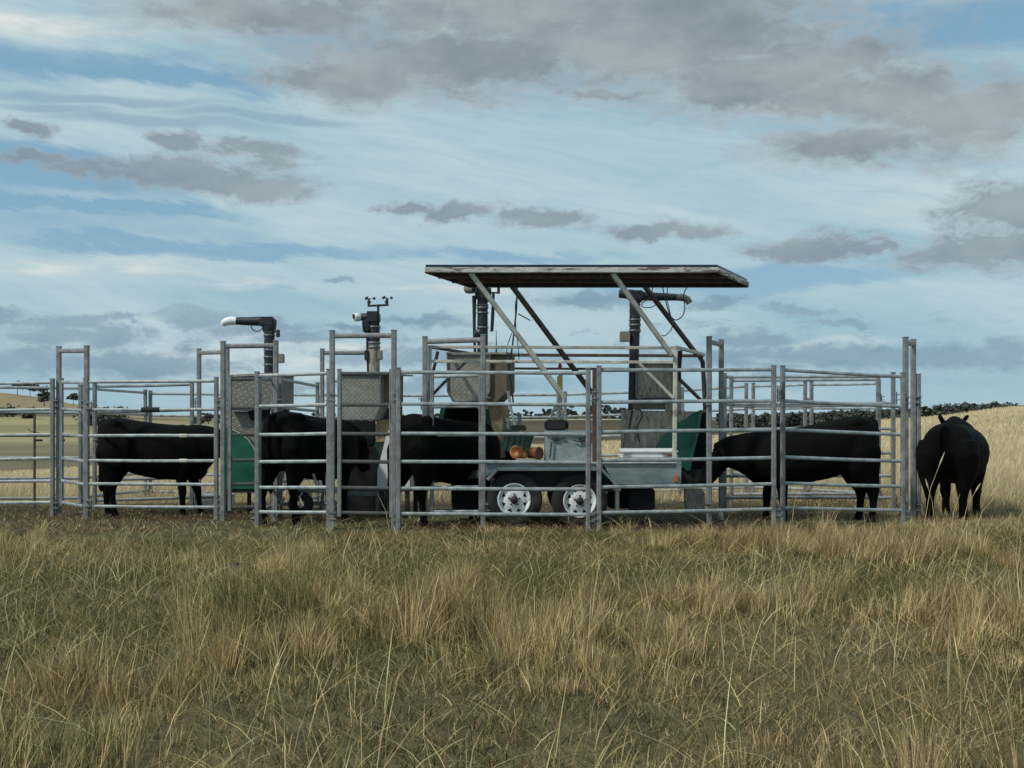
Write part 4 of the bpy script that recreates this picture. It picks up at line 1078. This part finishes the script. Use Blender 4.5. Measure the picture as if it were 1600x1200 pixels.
    for s in (-1, 1):
        e0 = poll + hd * 0.06 + Vector((0, s * .10, 0)) + dn * 0.0
        e1 = e0 + Vector((-0.03, s * (.08 - perk * .3), .03 + perk * .6)); e2 = e0 + Vector((-0.05, s * (.15 - perk * .7), .02 + perk * 1.2)); e3 = e0 + Vector((-.05, s * (.195 - perk * .9), 0.0 + perk * 1.6))
        m.tube([fix(e0), fix(e1), fix(e2), fix(e3)], [(.035, .03), (.062, .03), (.062, .028), (.035, .02)], 10)
        m.tube([fix(poll + hd * .28 + Vector((0, s * .085, 0)) + dn * .05), fix(poll + hd * .42 + Vector((0, s * .085, 0)) + dn * .04)], [(.03, .03), (.02, .02)], 8)
    tx = -.80
    m.tube([(-.70, 0, 1.24), (-.785, 0, 1.22), (-.805, 0.01, 1.1), (-.81, .015, .9), (-.80, .02, .7), (-.79, .02, .52), (-.785, .02, .42), (-.78, .02, .34)], [.05, .045, .035, .027, .024, .035, .045, .015], 10)
    m.tube([(-.36, 0, .68), (-.28, 0, .64), (-.12, 0, .60)], [(.07, .09), (.06, .08), (.05, .05)], 12)
    for p in m.v:
        p.z -= slope * min(1, max(0, (p.x + .45) / 1.15)) * min(1, max(0, (p.z - .45) / .5))
    me = bpy.data.meshes.new(name)
    me.from_pydata([tuple(p) for p in m.v], [], m.f)
    bm = bmesh.new(); bm.from_mesh(me); bmesh.ops.recalc_face_normals(bm, faces=bm.faces[:]); bm.to_mesh(me); bm.free()
    tmp = bpy.data.objects.new('shape', me); COL.objects.link(tmp)
    rm = tmp.modifiers.new('r', 'REMESH'); rm.mode = 'VOXEL'; rm.voxel_size = 0.017; rm.use_smooth_shade = True
    sm = tmp.modifiers.new('s', 'SMOOTH'); sm.iterations = 5; sm.factor = 0.5
    dg = bpy.context.evaluated_depsgraph_get()
    res = bpy.data.meshes.new_from_object(tmp.evaluated_get(dg))
    bpy.data.objects.remove(tmp); bpy.data.meshes.remove(me)
    res.name = name; res.materials.clear(); res.materials.append(HIDE)
    for p in res.polygons: p.use_smooth = True
    return res


def cow(me, px_rump, foot_py, Y, yaw, scale, label):
    """stand the cow so its rump shows at px_rump"""
    o = bpy.data.objects.new('cow', me); COL.objects.link(o)
    sx, sy, sz = scale
    p = W(px_rump, foot_py, Y)
    off = Matrix.Rotation(R(yaw), 3, 'Z') @ Vector((-0.80 * sx, 0, 0))
    o.location = (p.x - off.x, Y, p.z); o.rotation_euler = (0, 0, R(yaw)); o.scale = scale
    return tag(o, label, 'cow', 'black cattle at the feeders')


feeding = cow_mesh(((1.02, 0, 1.06), (1.40, 0, .76)), (0.10, -0.10, -0.02, 0.16), 'cow_feeding')
tucked = cow_mesh(((.96, 0, 1.00), (1.14, 0, .60)), (0.08, -0.10, -0.04, 0.10), 'cow_head_in_hood', 1.06, belly=1.2)
low = cow_mesh(((1.14, 0, 1.06), (1.32, 0, .52)), (0.0, -0.06, 0.05, -0.10), 'cow_head_down', slope=0.20)
stand = cow_mesh(((1.10, 0, 1.25), (1.44, 0, .95)), (0.02, -0.03, 0.02, -0.02), 'cow_standing', 1.15, R(24), 0.10, 0.0, 1.0, 0.6, 1.2)
cow(feeding, 157, 811, 16.2, 3, (0.90, 1, 1.03), 'leftmost black cow standing side-on with her head in the green hood')
cow(tucked, 438, 813, 15.0, 56, (0.88, 1, 1.03), 'black cow behind the middle panels, head in the second feeder')
cow(tucked, 629, 820, 14.75, 42, (0.93, 1, 1.03), 'black cow behind the front panel, rump beside the white tank')
cow(low, 1369, 821, 14.95, 180, (1.0, 1, 1.03), 'black cow facing left with lowered head at the right feeder')
o = bpy.data.objects.new('cow', stand); COL.objects.link(o)
p = W(1487, 818, 15.0); o.location = (p.x + 0.26, 15.6, p.z); o.rotation_euler = (0, 0, R(60)); o.scale = (0.88, 0.97, 0.95)
tag(o, 'loose black cow seen from behind outside the right end of the yard', 'cow', 'black cattle at the feeders')

# ------------------------------------------------------------------ trees and far woods


def tree_parts(h, cr, seed, nl=260, size=0.35, flat=1.0, trunk=0.35, clumps=9, lean=0.0, col=LEAF):
    rg = random.Random(seed)
    mt = MB(); th_ = h * trunk
    top = Vector((lean * h, 0, h * 0.85))
    mt.tube([(0, 0, -0.3), (lean * h * .2, 0, th_ * .6), (lean * h * .5, 0, h * .55), top], [h * .03, h * .022, h * .015, h * .004], 8)
    cl = []
    for k in range(clumps):
        a = rg.uniform(0, 6.28); zz = rg.uniform(th_, h * 0.92); f = math.sin(math.pi * min(1, max(0.12, (zz - th_ * 0.7) / (h - th_ * 0.7)))) ** 0.6
        r = cr * f * rg.uniform(0.35, 0.85)
        c = Vector((math.cos(a) * r + lean * h * zz / h, math.sin(a) * r, zz)); cl.append((c, cr * rg.uniform(0.28, 0.5)))
        mt.tube([(lean * h * .4, 0, min(zz * 0.75, h * .6)), c], [h * .010, h * .004], 5)
    ml = MB()
    for k in range(nl):
        c, r = cl[k % clumps]
        p = c + Vector((rg.gauss(0, 1) * r * .55, rg.gauss(0, 1) * r * .55, rg.gauss(0, 1) * r * .4 * flat))
        e = Matrix.Rotation(rg.uniform(0, 6.28), 3, 'Z') @ Matrix.Rotation(rg.uniform(-1, 1), 3, 'X')
        s = size * rg.uniform(0.6, 1.3)
        ml.add([p + e @ Vector(q) for q in ((-s, 0, -s * .5), (s * .2, 0, -s * .7), (s, 0, .1 * s), (.1 * s, 0, s * .7))], [(0, 1, 2, 3)])
    return mt, ml


def plant(px, Y, h, cr, seed, label, name='gum_tree', group=None, dz=0.0, **k):
    X = (px - 800) * Y / F; base = Vector((X, Y, float(gz(X, Y)) + dz))
    t = thing(name, label, 'tree' if 'tree' in name else 'shrub', base, group)
    h *= 0.88; cr *= 0.88
    mt, ml = tree_parts(h, cr, seed, **{q: v for q, v in k.items() if q != 'col'})
    for mm, nm, ma in ((mt, 'trunk', BARK), (ml, 'crown', k.get('col', LEAF2))):
        mm.v = [v + base for v in mm.v]; mm.build(nm, ma, t)


plant(27, 880, 12, 4.2, 1, 'small tree on the far left hilltop with thin bare stem', nl=420, size=0.9, trunk=.62, flat=.7)
plant(47, 880, 11, 8, 2, 'broad flat-topped tree on the far left hilltop', nl=520, size=1.0, trunk=.58, flat=.45, clumps=12)
plant(69, 700, 13, 5, 3, 'tallest ragged tree on the slope of the far left hill', nl=600, size=0.9, trunk=.28, clumps=14, flat=.6, dz=2)
plant(115, 760, 8.5, 4.6, 4, 'leaning dark rounded tree right of the leftmost gate frame', nl=450, size=0.8, trunk=.5, flat=.5, lean=-.15, dz=2.5)
for i, (px, Y, h, cr) in enumerate(((10, 560, 6, 6), (45, 540, 5, 4), (140, 430, 5, 7), (155, 430, 6, 6), (180, 520, 5, 8))):
    plant(px, Y, h, cr, 20 + i, ['low bush at the left edge of the far fields', 'small bush on the far slope beside the picket', 'dark shrub far behind the rump of the leftmost cow',
                                  'taller dark shrub just right of another far shrub by the first gate frame', 'wide shrub far beyond the back of the leftmost cow'][i], 'field_shrub', nl=300, size=0.8, trunk=.1)
rg = random.Random(5)
px = 772
while px < 1000:
    h = rg.choice((4, 4.5, 5, 6, 7)) * rg.uniform(.8, 1.05) * (1.0 if px < 935 else 1.25)
    plant(px, 440 + rg.uniform(-12, 12), h, h * rg.uniform(.16, .27), 50 + int(px), 'small dark tree in the far row seen under the solar roof', 'windbreak_tree', 'trees of the far row under the solar roof',
          nl=170, size=0.5, trunk=.12, clumps=8, dz=-0.8)
    px += rg.uniform(3.5, 7.5) if not (898 < px < 906) else 14


def forest():
    """the far wood right: one dark mass of crowns and pale stems"""
    rg = random.Random(9); mt, ml = MB(), MB()
    def one(px, Y, ztop, zbase):
        X = (px - 800) * Y / F; h = ztop - zbase
        m1, m2 = tree_parts(h, h * rg.uniform(.20, .30), rg.randrange(10 ** 6), nl=230, size=0.36, trunk=.3, clumps=9)
        o = Vector((X, Y, zbase))
        mt.add([v + o for v in m1.v], m1.f); ml.add([v + o for v in m2.v], m2.f)
    for k in range(280):
        px = rg.uniform(1120, 1660)
        top = np.interp(px, [1120, 1250, 1400, 1440, 1480, 1560, 1600, 1660], [645, 643, 637, 635, 629.5, 627.5, 631, 634]) + abs(rg.gauss(0, 2.2))
        Y = rg.uniform(235, 290)
        one(px, Y, H + (650 - top) * Y / F, -3.2)
    for k in range(90):
        px = rg.uniform(300, 760); Y = rg.uniform(430, 470)
        top = 644 + abs(rg.gauss(0, 3.5)); one(px, Y, H + (650 - top) * Y / F, -2.5)
    for k in range(len(ml.f)): ml.mi[k] = 1
    mt.add(ml.v, ml.f, 1)
    o = mt.build('wood', [BARK, LEAF2]); o['kind'] = 'stuff'; o['label'] = 'dark far-off wood along the skyline behind the right hill'


forest()

# ------------------------------------------------------------------ grass


def blades(name, base, h, w, lean, yaw, bend, col, lab):
    """one object of grass blades: numpy arrays per blade"""
    n = len(h)
    d = np.stack([np.cos(yaw), np.sin(yaw), np.zeros(n)], 1)       # lean direction
    fa = RNG.uniform(0, 2 * math.pi, n)
    s = np.stack([np.cos(fa), np.sin(fa), np.zeros(n)], 1)          # width direction
    lv = [0.0, 0.38, 0.72, 1.0]; wd = [0.8, 1.0, 0.6, 0.0]
    V = np.zeros((n, 7, 3), np.float32)
    for i, t in enumerate(lv):
        out = h * (lean * t + bend * t * t)
        up = h * (t - 0.35 * bend * t * t * np.minimum(1.2, lean + bend))
        p = base + d * out[:, None]; p[:, 2] += up
        if i < 3:
            V[:, 2 * i] = p - s * (w * wd[i] / 2)[:, None]; V[:, 2 * i + 1] = p + s * (w * wd[i] / 2)[:, None]
        else: V[:, 6] = p
    o = (np.arange(n) * 7)[:, None]
    q = np.concatenate([o + np.array([0, 1, 3, 2]), o + np.array([2, 3, 5, 4])], 0).astype(np.int32)
    t3_ = (o + np.array([4, 5, 6])).astype(np.int32)
    me = bpy.data.meshes.new(name)
    me.vertices.add(n * 7); me.vertices.foreach_set('co', V.ravel())
    li = np.concatenate([q.ravel(), t3_.ravel()])
    me.loops.add(len(li)); me.loops.foreach_set('vertex_index', li)
    ls = np.concatenate([np.arange(len(q)) * 4, len(q) * 4 + np.arange(len(t3_)) * 3]).astype(np.int32)
    me.polygons.add(len(ls)); me.polygons.foreach_set('loop_start', ls)
    me.update(calc_edges=True)
    at = me.color_attributes.new('tint', 'FLOAT_COLOR', 'POINT')
    C = np.ones((n, 7, 4), np.float32); C[:, :, :3] = col[:, None, :]
    at.data.foreach_set('color', C.ravel())
    me.materials.append(GRASS)
    ob = bpy.data.objects.new(name, me); COL.objects.link(ob); ob['kind'] = 'stuff'; ob['label'] = lab
    return ob


def grass_mat():
    m = bpy.data.materials.new('grass_blade'); m.use_nodes = True
    N = NT(m.node_tree)
    out = N.n.new('ShaderNodeOutputMaterial')
    a = N.n.new('ShaderNodeVertexColor'); a.layer_name = 'tint'
    d = N.n.new('ShaderNodeBsdfDiffuse'); t = N.n.new('ShaderNodeBsdfTranslucent'); mx = N.n.new('ShaderNodeMixShader')
    N.t.links.new(a.outputs[0], d.inputs[0]); N.t.links.new(a.outputs[0], t.inputs[0])
    mx.inputs[0].default_value = 0.3
    N.t.links.new(d.outputs[0], mx.inputs[1]); N.t.links.new(t.outputs[0], mx.inputs[2]); N.t.links.new(mx.outputs[0], out.inputs[0])
    return m


GRASS = grass_mat()
PAL = np.array([[0.62, 0.475, 0.24], [0.49, 0.37, 0.18], [0.34, 0.245, 0.12], [0.21, 0.148, 0.088], [0.74, 0.60, 0.34], [0.22, 0.195, 0.075], [0.08, 0.108, 0.036]])


def tint(n, probs, k=0.22):
    i = RNG.choice(len(PAL), n, p=np.array(probs) / np.sum(probs))
    return np.clip(PAL[i] * (1 + RNG.normal(0, k, (n, 1))), 0.01, 0.8)


def scatter(n, y0, y1, ex=3.0, slope=0.47, power=1.0):
    """random points on the ground in the fan in front of the camera, density ~ 1/Y**power"""
    u = RNG.random(n * 2)
    if abs(power - 2) < 1e-6: Y = y0 * (y1 / y0) ** u
    else: k = 2 - power; Y = (y0 ** k + u * (y1 ** k - y0 ** k)) ** (1 / k)
    X = RNG.uniform(-1, 1, n * 2) * (slope * Y + ex)
    return X[:n], Y[:n]


def grass():
    # tussocks in the foreground: each one a tuft with its own size, colour and lean
    openp = lambda X, Y: ss(0.52, 0.60, fbm(X * 0.55 + 5, Y * 0.40, 43))      # low grazed openings
    nT = 13500
    X, Y = scatter(nT, 2.9, 13.7, power=0.5)
    dens = 0.6 * fbm(X * 0.55, Y * 0.45, 41) + 0.4 * fbm(X * 2.2, Y * 2.2, 42)
    hb = np.ones(nT)
    for (cx, cy, rx, ry, am) in ((-1.9, 6.0, 1.1, 1.6, .16), (-1.75, 4.4, .35, .5, .16), (1.75, 4.3, .5, .6, .14), (.3, 4.1, .25, .4, .14), (3.0, 6.2, 1.0, 1.4, .10), (.9, 7.3, .4, .5, .06), (0, 9.0, 5, 1.4, -.035), (1.9, 5.2, .5, .9, -.16), (1.6, 8.6, .7, .8, -.12), (3.4, 8.8, .8, .6, -.12), (-.70, 7.3, .3, .4, .08), (3.6, 11.5, 1.2, 1.5, .10),
                                 (-.75, 5.3, .55, .8, -.2), (2.35, 9.9, .5, .7, -.2), (-2.6, 8.6, .6, .7, -.12), (.4, 5.0, .6, .5, -.1), (0, 12.6, 4, .8, -.06)):
        gb = np.exp(-((X - cx) / rx) ** 2 - ((Y - cy) / ry) ** 2); dens = dens + am * gb; hb = hb + max(0, am) * (3.2 if cy < 5 else 1.2) * gb
    keep = (dens > 0.40 + 0.18 * RNG.random(nT)) & (RNG.random(nT) > 0.95 * yard_mask(X, Y)) & (openp(X, Y) < 0.25 + 0.5 * RNG.random(nT))
    X, Y, dens, hb = X[keep], Y[keep], dens[keep], hb[keep]
    nt = len(X)
    tall = np.clip(ss(0.44, 0.62, dens) * RNG.random(nt) ** 0.7 * 1.15, 0, 1)
    edge = ss(14.5, 8.0, Y) * 0.55 + 0.45
    edge = np.maximum(edge, ss(2.2, 3.4, X) * ss(0.45, 0.6, fbm(X * 1.3, Y * 1.3, 57)) * 0.85)
    th = (0.06 + 0.18 * tall + 0.13 * tall * (RNG.random(nt) > 0.80)) * edge * hb
    cnt = (18 + 46 * tall).astype(int)
    id_ = np.repeat(np.arange(nt), cnt); n = len(id_)
    rad = 0.025 + 0.07 * RNG.random(nt)
    a = RNG.uniform(0, 6.283, n); r = np.sqrt(RNG.random(n)) * rad[id_]
    bx, by = X[id_] + np.cos(a) * r, Y[id_] + np.sin(a) * r
    wind = (fbm(X * 0.5, Y * 0.5, 47) - 0.5) * 2.2 + RNG.normal(0.15, 0.35, nt)
    gx = np.cos(a) * 0.8 * r / rad[id_] + wind[id_] * 0.7 + RNG.normal(0, .3, n); gy = np.sin(a) * 0.8 * r / rad[id_] + RNG.normal(0, .3, n)
    yaw = np.arctan2(gy, gx); lean = np.clip(np.hypot(gx, gy) * 0.20, 0, 0.6)
    h = th[id_] * RNG.uniform(0.45, 1.3, n)
    kind = (0.5 * fbm(X * 0.5, Y * 0.5, 53) + 0.5 * fbm(X * 1.7, Y * 1.7, 54) + RNG.normal(0, 0.05, nt))
    col = tint(n, [6, 6, 3.5, 2, 3, 1.2, 0.3])
    kind = kind - 0.3 * np.exp(-((X + .70) / .35) ** 2 - ((Y - 7.3) / .5) ** 2) - 0.2 * np.exp(-((X - .55) / .4) ** 2 - ((Y - 4.9) / .4) ** 2)
    gm = (kind > 0.58)[id_]; col[gm] = tint(int(gm.sum()), [1.5, 2.5, 2, 1, 0.7, 4, 5])
    bm_ = (kind < 0.42)[id_]; col[bm_] = tint(int(bm_.sum()), [2, 3, 6, 6, 0.6, 1, 0.2]) * np.array([0.98, 0.965, 0.95])
    col = col * np.clip(RNG.normal(1.0, 0.26, nt), 0.5, 1.6)[id_][:, None]
    base = np.stack([bx, by, gz(bx, by) - 0.01], 1)
    blades('tussock_grass', base, h, RNG.uniform(0.0020, 0.0044, n), lean, yaw, RNG.uniform(0.0, 0.5, n) * (RNG.random(n) > .3), col, 'dry straw coloured tussocks covering the foreground')
    # short filler between the tussocks
    n = 310000
    X, Y = scatter(n, 2.9, 14.0, power=0.6)
    ym = yard_mask(X, Y); k = RNG.random(n) > ym * 0.9; X, Y, ym = X[k], Y[k], ym[k]; n = len(X)
    g = fbm(X * 0.7, Y * 0.7, 61) + RNG.normal(0, .04, n)
    h = RNG.uniform(0.02, 0.10, n) * (0.6 + 0.8 * g) * (1 - 0.5 * ym)
    op = openp(X, Y)
    for (cx, cy, rx, ry) in ((-.75, 5.3, .6, .7), (2.35, 9.9, .5, .7), (.4, 5.0, .5, .5), (-2.2, 4.8, .5, .5), (-.4, 7.6, .3, .5), (2.9, 6.0, .4, .5)):
        op = op + 0.9 * np.exp(-((X - cx) / rx) ** 2 - ((Y - cy) / ry) ** 2)
    col = tint(n, [3, 5, 5, 4.5, 0.7, 3, 2])
    gm = (g > 0.58) | (op > RNG.random(n)); col[gm] = tint(int(gm.sum()), [1, 2, 2, 2, 0.2, 4, 7])
    base = np.stack([X, Y, gz(X, Y) - 0.01], 1)
    col = col * 0.78
    blades('short_grass', base, h, RNG.uniform(0.003, 0.006, n), RNG.uniform(0, 0.9, n), RNG.uniform(0, 6.283, n), RNG.uniform(0, 0.9, n), col, 'short olive and brown grass between the tussocks')
    # fallen and tangled dead stems lying between
    n = 11000
    X, Y = scatter(n, 2.9, 13.9, power=0.6)
    base = np.stack([X, Y, gz(X, Y) + RNG.uniform(0.0, 0.10, n)], 1)
    blades('fallen_stems', base, RNG.uniform(0.06, 0.18, n), RNG.uniform(0.0025, 0.0045, n), RNG.uniform(0.6, 1.3, n), RNG.uniform(0, 6.283, n), RNG.uniform(0.4, 1.2, n),
           tint(n, [6, 5, 3, 2, 4, 0.5, 0]), 'dead stems fallen between the tussocks')
    # long single stalks with pale heads
    n = 5800
    X, Y = scatter(n, 2.9, 13.6, power=0.5)
    k = fbm(X * 0.7, Y * 0.7, 71) + RNG.normal(0, .04, n) > 0.52; X, Y = X[k], Y[k]; n = len(X)
    wind = (fbm(X * 0.35, Y * 0.35, 47) - 0.5) * 2.2 + RNG.normal(0.15, .25, n)
    yaw = np.where(wind > 0, 0, math.pi) + RNG.normal(0, .7, n)
    lim = np.maximum(ss(13.8, 9.0, Y) * 0.55 + 0.45, 0.9 * ss(2.8, 4.2, X))
    base = np.stack([X, Y, gz(X, Y) - 0.01], 1)
    blades('seed_stalks', base, RNG.uniform(0.18, 0.44, n) * lim, RNG.uniform(0.0028, 0.0046, n), np.clip(np.abs(wind) * .25 + RNG.random(n) * .12, 0, .5), yaw, RNG.uniform(0.0, .4, n),
           tint(n, [5, 2, 0.5, 0.5, 7, 0, 0], 0.15), 'long pale seed stalks rising above the foreground grass')
    # broad-leaved weeds in the openings
    n = 9000
    X, Y = scatter(n, 2.9, 13.5, power=0.5)
    k = (fbm(X * 1.6, Y * 1.6, 77) > 0.60) & (openp(X, Y) > 0.2); X, Y = X[k], Y[k]; n = len(X)
    base = np.stack([X, Y, gz(X, Y)], 1)
    blades('low_weeds', base, RNG.uniform(0.04, 0.09, n), RNG.uniform(0.009, 0.018, n), RNG.uniform(.3, 1.0, n), RNG.uniform(0, 6.283, n), RNG.uniform(0.3, 1.0, n),
           tint(n, [0, 0, 0.3, 0.4, 0, 2, 7], 0.25), 'broad-leaved green weeds in the low openings')
    # yard: short trampled green and brown
    n = 60000
    X = RNG.uniform(-8.5, 6.5, n); Y = RNG.uniform(13.4, 20, n)
    ym = yard_mask(X, Y); g = fbm(X * 0.9, Y * 0.9, 81)
    k = (RNG.random(n) < 0.12 + 0.75 * ss(0.46, 0.62, g)); X, Y, g = X[k], Y[k], g[k]; n = len(X)
    h = RNG.uniform(0.015, 0.055, n) * (0.7 + 0.7 * g)
    col = tint(n, [2, 3, 4, 3, 0.4, 4, 3], 0.25)
    base = np.stack([X, Y, gz(X, Y) - 0.008], 1)
    blades('yard_grass', base, h, RNG.uniform(0.005, 0.010, n), RNG.uniform(0, .6, n), RNG.uniform(0, 6.28, n), RNG.uniform(0, .6, n), col, 'short trampled green grass inside the yard')
    # straw paddock behind and to the right
    n = 330000
    X, Y = scatter(n, 13.2, 85, 2.5, 0.50, power=1.75)
    ym = yard_mask(X, Y) * ss(19.5, 17, Y)
    k = (ym < 0.25) & ((Y > 17.5) | ((X > 4.3) & (Y > 13.2))); X, Y = X[k], Y[k]; n = len(X)
    g = fbm(X * 0.35, Y * 0.25, 91); sunlit_mix = ss(14, 22, Y)
    tallk = np.where(X > 4.0, 1.0, ss(17.5, 20, Y))
    h = (0.16 + 0.26 * RNG.random(n)) * (0.6 + 0.8 * g) * tallk * (1 - 0.6 * ss(22, 60, Y)) * (0.22 + 0.78 * ss(15.5, 19, Y))
    bright = np.array([[0.56, 0.47, 0.30]]) * (0.72 + 0.6 * RNG.random((n, 1))) * (0.85 + 0.3 * fbm(X * .1, Y * .1, 95)[:, None])
    dull = tint(n, [5, 6, 3, 2, 2, 2, 0.6])
    col = dull * (1 - sunlit_mix[:, None]) + bright * sunlit_mix[:, None]  # bleached straw, brightened past the yard: sunlight put into the blade colour
    wdt = RNG.uniform(0.004, 0.008, n) * np.maximum(1, Y / 15) ** 1.1
    base = np.stack([X, Y, gz(X, Y) - 0.01], 1)
    blades('straw_paddock', base, h, wdt, RNG.uniform(0, .45, n), RNG.normal(0.2, 1.4, n), RNG.uniform(0, .4, n), col, 'tall bleached straw, tinted sunlit bright, covering the paddock beyond the yard')


grass()
# a few tall stems in front of the loose cow, dung pats
m = MB()
for (x0, x1, y1, Y) in ((1441, 1476, 706, 13.0), (1500, 1532, 755, 13.1), (1484, 1500, 772, 12.7), (1463, 1446, 748, 13.2), (1520, 1560, 770, 12.8), (1236, 1246, 765, 12.9), (610, 590, 772, 13.2)):
    X0 = (x0 - 800) * Y / F; b = Vector((X0, Y, float(gz(X0, Y)))); t = W(x1, y1, Y); mid = b.lerp(t, 0.55) + Vector(((X0 - t.x) * 0.18, 0, 0.02))
    m.tube([b, b.lerp(mid, .5), mid, mid.lerp(t, .6), t], [0.003, 0.0028, 0.0026, 0.002, 0.001], 5)
    if y1 < 760: m.tube([mid.lerp(t, .55), mid.lerp(t, .75), t], [0.002, 0.009, 0.002], 6)
o = m.build('seed_stems', pmat('straw_stem', (0.55, 0.46, 0.27), 0.8)); o['kind'] = 'stuff'; o['label'] = 'tall single straw stems in front of the yard and the loose cow'
# dung pats
for i, (px, py, Y) in enumerate(((372, 893, 10.2), (25, 832, 13.4))):
    m = MB(); c = Vector(((px - 800) * Y / F, Y, float(gz((px - 800) * Y / F, Y)) + 0.02)); pr = []
    for k in range(7):
        f = k / 6; pr.append((0.13 * math.sqrt(max(0, 1 - f * f)) + 0.002, 0.055 * f))
    m.lathe(c, (0.05, -0.1, 1), pr, 20)
    for v in m.v: v += Vector((random.uniform(-.012, .012), random.uniform(-.012, .012), random.uniform(-.01, .01)))
    tag(m.build('dung_pat', pmat("dung", (0.045, 0.032, 0.022), 0.9, 0, 0.4, 20, bump=0.6, bscale=40), None, c), ['dark dung pat in the grass left of centre', 'dark dung pat near the left edge just before the yard'][i], 'dung')
